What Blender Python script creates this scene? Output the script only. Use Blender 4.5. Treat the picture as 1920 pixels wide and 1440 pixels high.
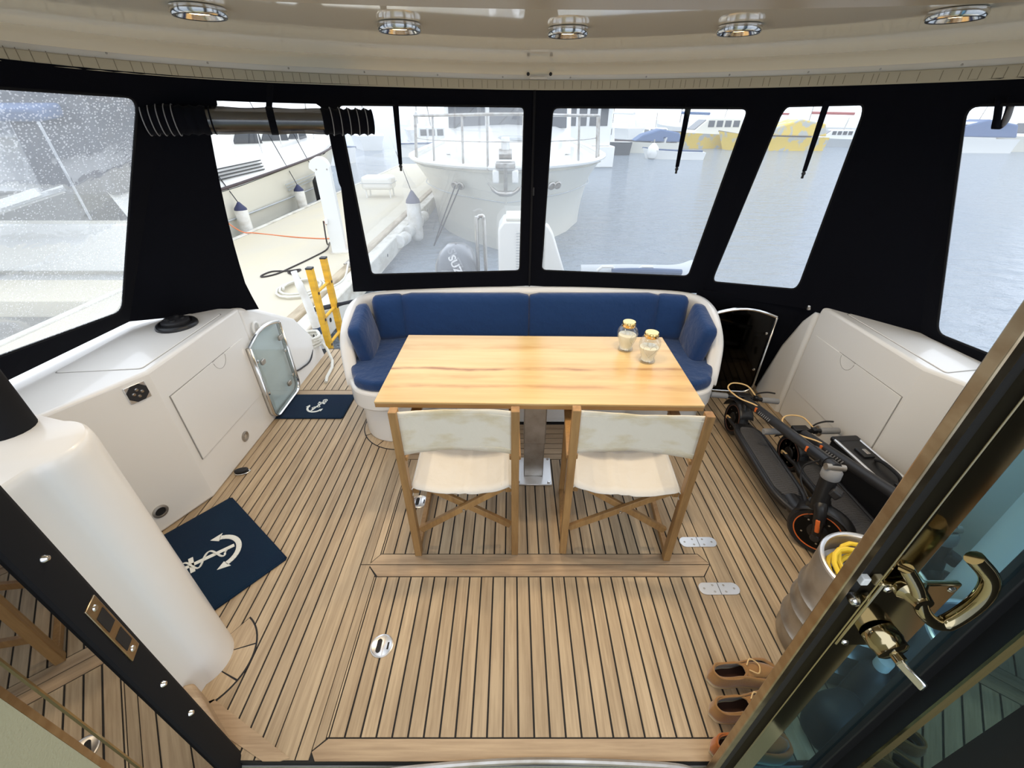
import bpy, bmesh, math, random
from mathutils import Vector, Matrix, noise
random.seed(7)
for o in list(bpy.data.objects): bpy.data.objects.remove(o)
S = bpy.context.scene; COL = S.collection; PI = math.pi; R = math.radians
# ---------------------------------------------------------------- camera, sky, exposure
cd = bpy.data.cameras.new('camera'); cam = bpy.data.objects.new('camera', cd); COL.objects.link(cam)
cam.location = (0, 0, 1.88); cam.rotation_euler = (R(90 - 32.4), 0, 0)
cd.sensor_width = 36; cd.lens = 36 * 795 / 1920; cd.clip_start = 0.02; cd.clip_end = 600
S.camera = cam
wd = bpy.data.worlds.new('overcast_sky'); S.world = wd; wd.use_nodes = True
bg = wd.node_tree.nodes['Background']; bg.inputs[0].default_value = (0.83, 0.90, 1.0, 1); bg.inputs[1].default_value = 1.0
S.view_settings.view_transform = 'Standard'; S.view_settings.look = 'None'
S.view_settings.gamma = 1; S.view_settings.use_curve_mapping = False
S.view_settings.exposure = 1.2
LAMP_W = 2.2
# ---------------------------------------------------------------- materials
M = {}
def mat(name, col, rough=.5, metal=0., spec=.5, coat=0., trans=0., ior=1.45, alpha=1., sheen=0., bump=None, vary=None, objrand=0.):
    """bump=(scale,strength,dist); vary=(scale(xyz),dark colour,lo,hi)"""
    m = bpy.data.materials.new(name); m.use_nodes = True; nt = m.node_tree; N = nt.nodes; L = nt.links
    b = N['Principled BSDF']; I = b.inputs
    c = (*col, 1)
    I['Base Color'].default_value = c; I['Roughness'].default_value = rough; I['Metallic'].default_value = metal
    I['Specular IOR Level'].default_value = spec; I['Coat Weight'].default_value = coat; I['Transmission Weight'].default_value = trans
    I['IOR'].default_value = ior; I['Alpha'].default_value = alpha; I['Sheen Weight'].default_value = sheen
    tc = None
    def coord():
        nonlocal tc
        if tc is None:
            tc = N.new('ShaderNodeTexCoord')
        return tc.outputs['Object']
    src = None
    if vary:
        sc, dk, lo, hi = vary
        mp = N.new('ShaderNodeMapping'); mp.inputs['Scale'].default_value = sc; L.new(coord(), mp.inputs[0])
        nz = N.new('ShaderNodeTexNoise'); nz.inputs['Scale'].default_value = 1; nz.inputs['Detail'].default_value = 5; L.new(mp.outputs[0], nz.inputs[0])
        rp = N.new('ShaderNodeValToRGB'); rp.color_ramp.elements[0].position = lo; rp.color_ramp.elements[1].position = hi
        rp.color_ramp.elements[0].color = (*dk, 1); rp.color_ramp.elements[1].color = c
        L.new(nz.outputs[0], rp.inputs[0]); src = rp.outputs[0]
    if objrand:
        oi = N.new('ShaderNodeObjectInfo'); hs = N.new('ShaderNodeHueSaturation')
        mr = N.new('ShaderNodeMapRange'); mr.inputs[3].default_value = 1 - objrand; mr.inputs[4].default_value = 1 + objrand
        L.new(oi.outputs['Random'], mr.inputs[0]); L.new(mr.outputs[0], hs.inputs['Value'])
        hs.inputs['Color'].default_value = c
        if src: L.new(src, hs.inputs['Color'])
        src = hs.outputs[0]
    if src: L.new(src, I['Base Color'])
    if bump:
        sc, st, di = bump
        nz = N.new('ShaderNodeTexNoise'); nz.inputs['Scale'].default_value = sc; nz.inputs['Detail'].default_value = 4; L.new(coord(), nz.inputs[0])
        bp = N.new('ShaderNodeBump'); bp.inputs['Strength'].default_value = st; bp.inputs['Distance'].default_value = di
        L.new(nz.outputs[0], bp.inputs['Height']); L.new(bp.outputs[0], I['Normal'])
    M[name] = m; return m
def wood(name, light, dark, axis, fine=90., long=5., rough=.5, rnd=.1, streak=.5, knots=None):
    m = bpy.data.materials.new(name); m.use_nodes = True; nt = m.node_tree; N = nt.nodes; L = nt.links
    b = N['Principled BSDF']; b.inputs['Roughness'].default_value = rough
    g = N.new('ShaderNodeTexCoord'); oi = N.new('ShaderNodeObjectInfo')
    ad = N.new('ShaderNodeVectorMath'); ad.operation = 'MULTIPLY_ADD'
    cb = N.new('ShaderNodeCombineXYZ')
    for i in range(3): L.new(oi.outputs['Random'], cb.inputs[i])
    L.new(cb.outputs[0], ad.inputs[0]); ad.inputs[1].default_value = (37, 53, 71); L.new(g.outputs['Object'], ad.inputs[2])
    sc = [fine] * 3; sc['xyz'.index(axis)] = long
    mp = N.new('ShaderNodeMapping'); mp.inputs['Scale'].default_value = sc; L.new(ad.outputs[0], mp.inputs[0])
    n1 = N.new('ShaderNodeTexNoise'); n1.inputs['Scale'].default_value = 1; n1.inputs['Detail'].default_value = 6; n1.inputs['Roughness'].default_value = .65; L.new(mp.outputs[0], n1.inputs[0])
    sc2 = [fine * .12] * 3; sc2['xyz'.index(axis)] = long * .35
    mp2 = N.new('ShaderNodeMapping'); mp2.inputs['Scale'].default_value = sc2; L.new(ad.outputs[0], mp2.inputs[0])
    n2 = N.new('ShaderNodeTexNoise'); n2.inputs['Scale'].default_value = 1; n2.inputs['Detail'].default_value = 3; n2.inputs['Distortion'].default_value = .6; L.new(mp2.outputs[0], n2.inputs[0])
    mx = N.new('ShaderNodeMix'); mx.inputs[0].default_value = streak; L.new(n1.outputs[0], mx.inputs[2]); L.new(n2.outputs[0], mx.inputs[3])
    rp = N.new('ShaderNodeValToRGB'); e = rp.color_ramp.elements
    e[0].position = .34; e[0].color = (*dark, 1); e[1].position = .62; e[1].color = (*light, 1)
    L.new(mx.outputs[0], rp.inputs[0])
    hs = N.new('ShaderNodeHueSaturation'); mr = N.new('ShaderNodeMapRange'); mr.inputs[3].default_value = 1 - rnd; mr.inputs[4].default_value = 1 + rnd
    L.new(oi.outputs['Random'], mr.inputs[0]); L.new(mr.outputs[0], hs.inputs['Value']); L.new(rp.outputs[0], hs.inputs['Color'])
    out = hs.outputs[0]
    if knots:                       # reddish streak bands and knots that belong to the board
        sep = N.new('ShaderNodeSeparateXYZ'); L.new(g.outputs['Object'], sep.inputs[0])
        for (off, wid, colr, amt) in knots:
            n3 = N.new('ShaderNodeTexNoise'); n3.inputs['Scale'].default_value = 2.2; n3.inputs['Detail'].default_value = 4; L.new(g.outputs['Object'], n3.inputs[0])
            a = N.new('ShaderNodeMath'); a.operation = 'MULTIPLY_ADD'; L.new(n3.outputs[0], a.inputs[0]); a.inputs[1].default_value = .09; L.new(sep.outputs['Y'], a.inputs[2])
            s_ = N.new('ShaderNodeMath'); s_.operation = 'SUBTRACT'; L.new(a.outputs[0], s_.inputs[0]); s_.inputs[1].default_value = off + .045
            ab = N.new('ShaderNodeMath'); ab.operation = 'ABSOLUTE'; L.new(s_.outputs[0], ab.inputs[0])
            r2 = N.new('ShaderNodeMapRange'); r2.inputs[1].default_value = wid; r2.inputs[2].default_value = 0; r2.inputs[3].default_value = 0; r2.inputs[4].default_value = amt
            L.new(ab.outputs[0], r2.inputs[0])
            n4 = N.new('ShaderNodeTexNoise'); n4.inputs['Scale'].default_value = 4.; n4.inputs['Detail'].default_value = 3
            mp4 = N.new('ShaderNodeMapping'); mp4.inputs['Scale'].default_value = (1, 4, 1); L.new(g.outputs['Object'], mp4.inputs[0]); L.new(mp4.outputs[0], n4.inputs[0])
            r4 = N.new('ShaderNodeMapRange'); r4.inputs[1].default_value = .35; r4.inputs[2].default_value = .6; L.new(n4.outputs[0], r4.inputs[0])
            mu = N.new('ShaderNodeMath'); mu.operation = 'MULTIPLY'; L.new(r2.outputs[0], mu.inputs[0]); L.new(r4.outputs[0], mu.inputs[1])
            mc = N.new('ShaderNodeMix'); mc.data_type = 'RGBA'; L.new(mu.outputs[0], mc.inputs[0]); L.new(out, mc.inputs[6]); mc.inputs[7].default_value = (*colr, 1)
            out = mc.outputs[2]
    L.new(out, b.inputs['Base Color'])
    bp = N.new('ShaderNodeBump'); bp.inputs['Strength'].default_value = .25; bp.inputs['Distance'].default_value = .001
    L.new(n1.outputs[0], bp.inputs['Height']); L.new(bp.outputs[0], b.inputs['Normal'])
    M[name] = m; return m
wood('teak_y', (.515, .388, .243), (.30, .21, .122), 'y', 95, 4, .6, .10, .45)
wood('teak_x', (.47, .34, .21), (.29, .195, .115), 'x', 95, 4, .6, .08, .45)
wood('table_wood', (.72, .535, .265), (.54, .35, .145), 'x', 30, 1.3, .27, .0, .7, knots=[(-.045, .022, (.26, .09, .025), .95), (.05, .10, (.70, .52, .28), .5), (-.215, .03, (.34, .15, .05), .6), (.2, .06, (.50, .28, .09), .7), (-.12, .05, (.52, .27, .10), .6)])
wood('table_edge', (.48, .27, .10), (.30, .155, .05), 'x', 60, 2, .45, .0, .6)
wood('chair_wood', (.36, .205, .075), (.21, .108, .036), 'z', 70, 6, .45, .12, .5)
mat('gelcoat', (.76, .745, .71), .28, coat=.3)
mat('gelcoat_warm', (.72, .68, .59), .3, coat=.3)
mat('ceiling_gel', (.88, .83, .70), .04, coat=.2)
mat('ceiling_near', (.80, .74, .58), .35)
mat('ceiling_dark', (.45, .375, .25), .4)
mat('tape', (.50, .45, .33), .7)
mat('tick', (.22, .19, .13), .8)
mat('caulk', (.012, .011, .011), .7)
mat('canvas', (.0022, .0026, .0052), .9, spec=.12, sheen=.02, bump=(350, .25, .001))
mat('navy', (.008, .037, .125), .8, spec=.25, sheen=.25, bump=(13, .6, .02))
mat('mat_navy', (.003, .016, .038), .95, spec=.1, sheen=.08, bump=(300, .8, .004), vary=((5, 5, 5), (.003, .014, .036), .4, .6))
mat('mat_white', (.72, .72, .66), .9)
mat('sling', (.74, .69, .575), .85, spec=.2, sheen=.2, vary=((6, 9, 14), (.64, .55, .36), .34, .52), bump=(14, .5, .012))
mat('sling_seat', (.63, .61, .56), .8, spec=.25, sheen=.2, bump=(11, .5, .016))
mat('steel', (.66, .65, .63), .16, 1.)
mat('steel_brushed', (.78, .77, .76), .34, 1., bump=(60, .15, .002))
mat('steel_dull', (.50, .48, .45), .4, .85, vary=((9, 9, 9), (.36, .32, .27), .35, .62))
mat('bronze', (.40, .33, .20), .10, 1.)
mat('bronze_dull', (.46, .37, .25), .28, 1., vary=((14, 14, 22), (.36, .27, .17), .40, .62))
mat('gold', (.80, .58, .24), .22, 1.)
mat('rubber', (.012, .012, .013), .55)
mat('rubber_soft', (.010, .010, .011), .85, spec=.2)
mat('plastic_black', (.010, .010, .011), .36)
mat('plastic_dark', (.020, .020, .022), .42)
mat('rim_dim', (.22, .09, .06), .5)
mat('grip_grey', (.24, .24, .24), .7)
mat('deck_grip', (.060, .058, .058), .75, bump=(120, .8, .004))
mat('orange', (.75, .16, .03), .5)
mat('cable_tan', (.75, .50, .22), .5)
mat('yellow', (.80, .44, .03), .5, vary=((4, 4, 14), (.62, .33, .03), .35, .6))
mat('yellow_cable', (.78, .52, .03), .5)
mat('black_cable', (.03, .022, .02), .5)
mat('orange_cable', (.80, .22, .08), .5)
mat('rope', (.70, .68, .60), .9, bump=(180, 1., .006))
mat('rope_dark', (.035, .037, .045), .9, bump=(180, 1., .006))
mat('wax', (.84, .82, .68), .5)
mat('suede', (.33, .17, .06), .95, spec=.15, sheen=.4, bump=(120, .4, .002))
mat('suede_orange', (.42, .13, .03), .9, spec=.2, sheen=.4)
mat('shoe_in', (.045, .017, .008), .9)
mat('shoe_sole', (.62, .50, .31), .7)
mat('dock', (.58, .53, .42), .85, vary=((2, .8, 1), (.60, .54, .405), .4, .6), bump=(40, .4, .004))
mat('dock_beam', (.68, .655, .58), .7, vary=((6, 3, 6), (.52, .48, .40), .35, .55))
mat('dock_wood', (.50, .42, .30), .8, vary=((8, 2, 8), (.36, .29, .20), .35, .55))
mat('post_white', (.74, .74, .71), .5)
mat('boat_white', (.82, .81, .77), .3, coat=.3)
mat('boat_cream', (.76, .73, .63), .35, coat=.2)
mat('boat_grey', (.45, .47, .48), .4)
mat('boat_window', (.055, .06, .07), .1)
mat('boat_line', (.05, .03, .03), .5)
mat('boat_blue', (.03, .07, .17), .5)
mat('boat_yellow', (.75, .52, .06), .5, vary=((1.4, 1.4, 1.4), (.45, .45, .4), .42, .5))
mat('boat_sail', (.10, .16, .30), .7)
mat('boat_red', (.35, .05, .04), .6)
mat('fender_white', (.78, .77, .73), .5, vary=((5, 5, 5), (.62, .59, .52), .35, .55))
mat('fender_blue', (.03, .035, .09), .5)
mat('engine_grey', (.09, .10, .115), .3, coat=.5)
mat('letter', (.82, .82, .82), .5)
mat('letter_dark', (.10, .10, .11), .6)
mat('pole_blue', (.03, .06, .12), .5)
mat('olive', (.36, .36, .245), .8, bump=(200, .5, .003))
mat('saloon', (.20, .19, .15), .9)
mat('can_blue', (.03, .10, .22), .3)
def glass(name, tint, clear, haze, gloss_rough=.03, gloss=.06, wob=None, hazecol=(1, 1, 1), drops=False):
    """thin sheet: mostly see-through, a little milky, a little shiny; wob=(scale,strength) ripples it"""
    m = bpy.data.materials.new(name); m.use_nodes = True; nt = m.node_tree; N = nt.nodes; L = nt.links
    for n in list(N):
        if n.type != 'OUTPUT_MATERIAL': N.remove(n)
    out = [n for n in N if n.type == 'OUTPUT_MATERIAL'][0]
    tr = N.new('ShaderNodeBsdfTransparent'); tr.inputs[0].default_value = (*tint, 1)
    cur = tr.outputs[0]
    bp = None
    if wob:
        tc = N.new('ShaderNodeTexCoord')
        mp = N.new('ShaderNodeMapping'); mp.inputs['Scale'].default_value = wob[2]; L.new(tc.outputs['Object'], mp.inputs[0])
        nz = N.new('ShaderNodeTexNoise'); nz.inputs['Scale'].default_value = wob[0]; nz.inputs['Detail'].default_value = 3; nz.inputs['Distortion'].default_value = 1.2; L.new(mp.outputs[0], nz.inputs[0])
        bp = N.new('ShaderNodeBump'); bp.inputs['Strength'].default_value = wob[1]; bp.inputs['Distance'].default_value = .05; L.new(nz.outputs[0], bp.inputs['Height'])
        rf = N.new('ShaderNodeBsdfRefraction'); rf.inputs['Color'].default_value = (*tint, 1); rf.inputs['IOR'].default_value = 1.10; rf.inputs['Roughness'].default_value = 0.
        L.new(bp.outputs[0], rf.inputs['Normal'])
        mx = N.new('ShaderNodeMixShader'); mx.inputs[0].default_value = wob[3]; L.new(cur, mx.inputs[1]); L.new(rf.outputs[0], mx.inputs[2]); cur = mx.outputs[0]
    if haze:
        tl = N.new('ShaderNodeBsdfTranslucent'); tl.inputs[0].default_value = (*hazecol, 1)
        mx = N.new('ShaderNodeMixShader'); mx.inputs[0].default_value = haze
        if drops:      # rain drops on the sheet scatter a little more light
            tc2 = N.new('ShaderNodeTexCoord'); vo = N.new('ShaderNodeTexVoronoi'); vo.inputs['Scale'].default_value = 105; L.new(tc2.outputs['Object'], vo.inputs['Vector'])
            nb = N.new('ShaderNodeTexNoise'); nb.inputs['Scale'].default_value = 3; L.new(tc2.outputs['Object'], nb.inputs['Vector'])
            sb = N.new('ShaderNodeMath'); sb.operation = 'MULTIPLY'; sb.inputs[1].default_value = .62; L.new(nb.outputs[0], sb.inputs[0])
            ls = N.new('ShaderNodeMath'); ls.operation = 'LESS_THAN'; L.new(vo.outputs['Distance'], ls.inputs[0]); L.new(sb.outputs[0], ls.inputs[1])
            ma = N.new('ShaderNodeMath'); ma.operation = 'MULTIPLY_ADD'; ma.inputs[1].default_value = .17; ma.inputs[2].default_value = haze - .04; L.new(ls.outputs[0], ma.inputs[0]); L.new(ma.outputs[0], mx.inputs[0])
        L.new(cur, mx.inputs[1]); L.new(tl.outputs[0], mx.inputs[2]); cur = mx.outputs[0]
    gl = N.new('ShaderNodeBsdfGlossy'); gl.inputs['Roughness'].default_value = gloss_rough
    if bp: L.new(bp.outputs[0], gl.inputs['Normal'])
    mx = N.new('ShaderNodeMixShader'); mx.inputs[0].default_value = gloss; L.new(cur, mx.inputs[1]); L.new(gl.outputs[0], mx.inputs[2]); cur = mx.outputs[0]
    L.new(cur, out.inputs[0]); M[name] = m; return m
PT = (.85, .87, .89)
glass('vinyl', PT, 1, .13, .08, .02)
glass('vinyl_left', PT, 1, .20, .08, .03, drops=True, wob=(5., .12, (1, 1, 1), .25))
glass('vinyl_wavy', PT, 1, .16, .08, .02, wob=(4., .06, (1, 1, 1), .14))
glass('vinyl_roll', (.18, .17, .16), 1, .03, .2, .14)
glass('gate_glass', (.86, .91, .92), 1, .08, .03, .06)
glass('gate_glass_dark', (.10, .11, .12), 1, .0, .05, .03)
glass('jar_glass', (.93, .94, .93), 1, .06, .03, .12)
glass('door_mirror', (.10, .09, .07), 1, .0, .01, .58)
glass('door_blue', (.47, .69, .80), 1, .02, .03, .02)
def emis(name, col, st):
    m = bpy.data.materials.new(name); m.use_nodes = True; b = m.node_tree.nodes['Principled BSDF']
    b.inputs['Base Color'].default_value = (*col, 1); b.inputs['Emission Color'].default_value = (*col, 1); b.inputs['Emission Strength'].default_value = st; M[name] = m
emis('bulb', (1., .76, .40), 3.5)
# water
def water_mat():
    m = bpy.data.materials.new('water'); m.use_nodes = True; nt = m.node_tree; N = nt.nodes; L = nt.links; b = N['Principled BSDF']
    b.inputs['Base Color'].default_value = (.30, .35, .40, 1); b.inputs['Roughness'].default_value = .12; b.inputs['IOR'].default_value = 1.33
    b.inputs['Specular IOR Level'].default_value = .9
    tc = N.new('ShaderNodeTexCoord'); mp = N.new('ShaderNodeMapping'); mp.inputs['Scale'].default_value = (.9, 1.8, 1); L.new(tc.outputs['Object'], mp.inputs[0])
    n1 = N.new('ShaderNodeTexNoise'); n1.inputs['Scale'].default_value = 1.3; n1.inputs['Detail'].default_value = 7; n1.inputs['Roughness'].default_value = .6; L.new(mp.outputs[0], n1.inputs[0])
    bp = N.new('ShaderNodeBump'); bp.inputs['Strength'].default_value = 1.; bp.inputs['Distance'].default_value = .6; L.new(n1.outputs[0], bp.inputs['Height']); L.new(bp.outputs[0], b.inputs['Normal'])
    M['water'] = m
water_mat()
# ---------------------------------------------------------------- helpers
OFF = {}
XF = [None]
def tag(o, label=None, cat=None, group=None, kind=None):
    for k, v in (('label', label), ('category', cat), ('group', group), ('kind', kind)):
        if v: o[k] = v
    return o
def thing(name, label, cat, loc=(0, 0, 0), rz=0., group=None, world=False, kind=None):
    o = bpy.data.objects.new(name, None); COL.objects.link(o); o.empty_display_size = .1
    o.location = loc; o.rotation_euler = (0, 0, rz); tag(o, label, cat, group, kind)
    if world: OFF[o.name] = Vector(loc)
    return o
class MB:
    def __init__(s): s.v = []; s.f = []
    def add(s, vs, fs):
        n = len(s.v); s.v += [tuple(v) for v in vs]; s.f += [tuple(i + n for i in f) for f in fs]; return s
    def box(s, x0, x1, y0, y1, z0, z1):
        return s.add([(x0, y0, z0), (x1, y0, z0), (x1, y1, z0), (x0, y1, z0), (x0, y0, z1), (x1, y0, z1), (x1, y1, z1), (x0, y1, z1)],
                     [(3, 2, 1, 0), (4, 5, 6, 7), (0, 1, 5, 4), (1, 2, 6, 5), (2, 3, 7, 6), (3, 0, 4, 7)])
    def obox(s, c, size, rot=None):
        m = rot if rot is not None else Matrix.Identity(3); c = Vector(c); hx, hy, hz = [d / 2 for d in size]
        t = MB().box(-hx, hx, -hy, hy, -hz, hz); return s.add([c + m @ Vector(v) for v in t.v], t.f)
    def bar(s, p, q, w, h, up=(0, 0, 1)):
        p = Vector(p); q = Vector(q); d = (q - p); l = d.length; d = d / l; u = Vector(up)
        sx = d.cross(u)
        if sx.length < 1e-4: sx = d.cross(Vector((0, 1, 0)))
        sx.normalize(); u = sx.cross(d)
        vs = []
        for e in (p, q):
            for a, b in ((-1, -1), (1, -1), (1, 1), (-1, 1)): vs.append(e + sx * a * w / 2 + u * b * h / 2)
        return s.add(vs, [(3, 2, 1, 0), (4, 5, 6, 7), (0, 1, 5, 4), (1, 2, 6, 5), (2, 3, 7, 6), (3, 0, 4, 7)])
    def prism(s, poly, a, b, axis='z'):
        mp = {'z': lambda p, h: (p[0], p[1], h), 'x': lambda p, h: (h, p[0], p[1]), 'y': lambda p, h: (p[0], h, p[1])}[axis]
        n = len(poly); vs = [mp(p, a) for p in poly] + [mp(p, b) for p in poly]
        fs = [tuple(range(n - 1, -1, -1)), tuple(range(n, 2 * n))] + [(i, (i + 1) % n, n + (i + 1) % n, n + i) for i in range(n)]
        return s.add(vs, fs)
    def tube(s, pts, r, n=8, closed=False, caps=True):
        pts = [Vector(p) for p in pts]; k = len(pts); rs = r if isinstance(r, (list, tuple)) else [r] * k
        prev = None; base = len(s.v)
        for i, p in enumerate(pts):
            if closed: t = pts[(i + 1) % k] - pts[i - 1]
            else: t = pts[min(i + 1, k - 1)] - pts[max(i - 1, 0)]
            t.normalize()
            if prev is None:
                a = Vector((0, 0, 1)) if abs(t.z) < .9 else Vector((1, 0, 0))
                u = t.cross(a).normalized()
            else:
                u = prev - t * prev.dot(t)
                u = u.normalized() if u.length > 1e-6 else t.orthogonal().normalized()
            prev = u; w = t.cross(u)
            for j in range(n):
                an = 2 * PI * j / n; s.v.append(tuple(p + (u * math.cos(an) + w * math.sin(an)) * rs[i]))
        for i in range(k if closed else k - 1):
            for j in range(n):
                a = base + i * n + j; b = base + i * n + (j + 1) % n; c = base + ((i + 1) % k) * n + (j + 1) % n; d = base + ((i + 1) % k) * n + j
                s.f.append((a, b, c, d))
        if caps and not closed:
            s.f.append(tuple(base + j for j in range(n - 1, -1, -1))); s.f.append(tuple(base + (k - 1) * n + j for j in range(n)))
        return s
    def lathe(s, prof, n=24, c=(0, 0, 0), m=None, sx=1., sy=1., caps=True):
        c = Vector(c); base = len(s.v); k = len(prof)
        for (r, z) in prof:
            for j in range(n):
                a = 2 * PI * j / n; p = Vector((r * math.cos(a) * sx, r * math.sin(a) * sy, z))
                s.v.append(tuple(c + (m @ p if m else p)))
        for i in range(k - 1):
            for j in range(n):
                s.f.append((base + i * n + j, base + i * n + (j + 1) % n, base + (i + 1) * n + (j + 1) % n, base + (i + 1) * n + j))
        if caps and prof[0][0] > 1e-5: s.f.append(tuple(base + j for j in range(n - 1, -1, -1)))
        if caps and prof[-1][0] > 1e-5: s.f.append(tuple(base + (k - 1) * n + j for j in range(n)))
        return s
    def grid(s, P, closed_u=False):
        """P[i][j] rows of points"""
        base = len(s.v); nr = len(P); nc = len(P[0])
        for row in P:
            for p in row: s.v.append(tuple(p))
        for i in range(nr - 1):
            for j in range(nc if closed_u else nc - 1):
                j2 = (j + 1) % nc; s.f.append((base + i * nc + j, base + i * nc + j2, base + (i + 1) * nc + j2, base + (i + 1) * nc + j))
        return s
    def build(s, name, m, parent=None, bevel=0., seg=2, smooth=35, solid=0., sub=0, label=None, cat=None, group=None, kind=None, recenter=True, weld=False):
        me = bpy.data.meshes.new(name); vs = [Vector(v) for v in s.v]
        if XF[0]: vs = [XF[0](v) for v in vs]
        org = Vector((0, 0, 0))
        if parent is not None:
            if parent.name in OFF:
                off = OFF[parent.name]; vs = [v - off for v in vs]
        elif recenter:
            lo = [min(v[i] for v in vs) for i in range(3)]; hi = [max(v[i] for v in vs) for i in range(3)]
            org = Vector(((lo[0] + hi[0]) / 2, (lo[1] + hi[1]) / 2, lo[2])); vs = [v - org for v in vs]
        me.from_pydata(vs, [], s.f); me.validate()
        bm = bmesh.new(); bm.from_mesh(me)
        if weld: bmesh.ops.remove_doubles(bm, verts=bm.verts, dist=1e-5)
        bmesh.ops.recalc_face_normals(bm, faces=bm.faces); bm.to_mesh(me); bm.free()
        if smooth:
            for p in me.polygons: p.use_smooth = True
            me.set_sharp_from_angle(angle=R(smooth))
        me.materials.append(M[m])
        o = bpy.data.objects.new(name, me); COL.objects.link(o); o.location = org
        if parent is not None:
            o.parent = parent
            if parent.name in OFF: OFF[o.name] = OFF[parent.name]
        elif recenter: OFF[o.name] = org
        if solid:
            md = o.modifiers.new('solidify', 'SOLIDIFY'); md.thickness = solid; md.offset = 0
        if bevel:
            md = o.modifiers.new('bevel', 'BEVEL'); md.width = bevel; md.segments = seg; md.limit_method = 'ANGLE'; md.angle_limit = R(35); md.harden_normals = False
        if sub:
            md = o.modifiers.new('sub', 'SUBSURF'); md.levels = sub; md.render_levels = sub
        tag(o, label, cat, group, kind); return o
def text_mesh(body, size, m, name, parent, mw, extrude=.002, offset=0.):
    tx = bpy.data.curves.new(name, 'FONT'); tx.body = body; tx.size = size; tx.extrude = extrude; tx.offset = offset; tx.align_x = 'CENTER'; tx.resolution_u = 3
    to = bpy.data.objects.new(name, tx); COL.objects.link(to); bpy.context.view_layer.update()
    me = bpy.data.meshes.new_from_object(to.evaluated_get(bpy.context.evaluated_depsgraph_get()))
    bpy.data.objects.remove(to); bpy.data.curves.remove(tx); me.name = name; me.materials.clear(); me.materials.append(M[m])
    o = bpy.data.objects.new(name, me); COL.objects.link(o); o.parent = parent; o.matrix_local = mw; return o
def kids(o): return [c for c in bpy.data.objects if c.parent == o]
TREE = {}
def copy_tree(o, loc=None, rz=None, label=None, parent=None):
    if o.name not in TREE: TREE[o.name] = kids(o)
    c = o.copy(); COL.objects.link(c)
    if parent is not None: c.parent = parent
    if loc is not None: c.location = loc
    if rz is not None: c.rotation_euler = (0, 0, rz)
    if label: c['label'] = label
    for ch in TREE[o.name]: copy_tree(ch, parent=c)
    return c
def cr(pts, n=8, closed=False):
    """Catmull-Rom through points"""
    P = [Vector(p) for p in pts]; k = len(P); out = []
    for i in range(k if closed else k - 1):
        p0 = P[i - 1] if (i > 0 or closed) else P[0] * 2 - P[1]; p1 = P[i]; p2 = P[(i + 1) % k]
        p3 = P[(i + 2) % k] if (closed or i + 2 < k) else P[k - 1] * 2 - P[k - 2]
        for j in range(n):
            t = j / n
            out.append(.5 * ((2 * p1) + (p2 - p0) * t + (2 * p0 - 5 * p1 + 4 * p2 - p3) * t * t + (3 * p1 - p0 - 3 * p2 + p3) * t ** 3))
    if not closed: out.append(P[-1])
    return out
def rpoly(poly, r, n=5):
    """round the corners of a 2-D polygon"""
    out = []; k = len(poly)
    for i in range(k):
        p = Vector(poly[i][:2]); a = Vector(poly[i - 1][:2]); b = Vector(poly[(i + 1) % k][:2])
        rr = r[i] if isinstance(r, (list, tuple)) else r
        da = (a - p); db = (b - p); rr = min(rr, da.length * .45, db.length * .45)
        s_ = p + da.normalized() * rr; e = p + db.normalized() * rr
        if rr < 1e-6: out.append((p.x, p.y)); continue
        for j in range(n + 1):
            t = j / n; q = s_ * (1 - t) ** 2 + p * 2 * t * (1 - t) + e * t * t; out.append((q.x, q.y))
    return out
def rotm(ax, deg): return Matrix.Rotation(R(deg), 3, ax)
def frame_to(d):
    """3x3 with z along d"""
    return Vector(d).normalized().to_track_quat('Z', 'Y').to_matrix()
def cushion(name, c, size, rot=None, m='navy', puff=.22, label=None, parent=None, group=None, n=8, cat='cushion'):
    hx, hy, hz = [d / 2 for d in size]; mb = MB(); rot = rot or Matrix.Identity(3); c = Vector(c)
    mn = min(hx, hy, hz)
    faces = []
    def pt(u, v, ax, sg):
        q = [0, 0, 0]; q[ax] = sg; q[(ax + 1) % 3] = u; q[(ax + 2) % 3] = v; q = Vector(q)
        r = mn * .75; h = Vector((hx, hy, hz)); core = Vector((hx - r, hy - r, hz - r))
        p = Vector((q.x * hx, q.y * hy, q.z * hz))
        cl = Vector([max(-core[i], min(core[i], p[i])) for i in range(3)]); d = p - cl
        if d.length > 1e-9:
            d = d.normalized() * r
        p = cl + d
        # pillow: bulge towards the middle of the two large faces
        for ax_ in range(3):
            if abs(h[ax_] - mn) < 1e-6:
                o = [i for i in range(3) if i != ax_]
                p[ax_] *= 1 + puff * (1 - (p[o[0]] / h[o[0]]) ** 2) * (1 - (p[o[1]] / h[o[1]]) ** 2) - puff * .3
        return c + rot @ p
    for ax in range(3):
        for sg in (-1, 1):
            mb.grid([[pt(-1 + 2 * i / n, -1 + 2 * j / n, ax, sg) for j in range(n + 1)] for i in range(n + 1)])
    return mb.build(name, m, parent, smooth=60, weld=True, label=label, cat=cat, group=group)
mat('seam', (.30, .29, .27), .7)
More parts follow.
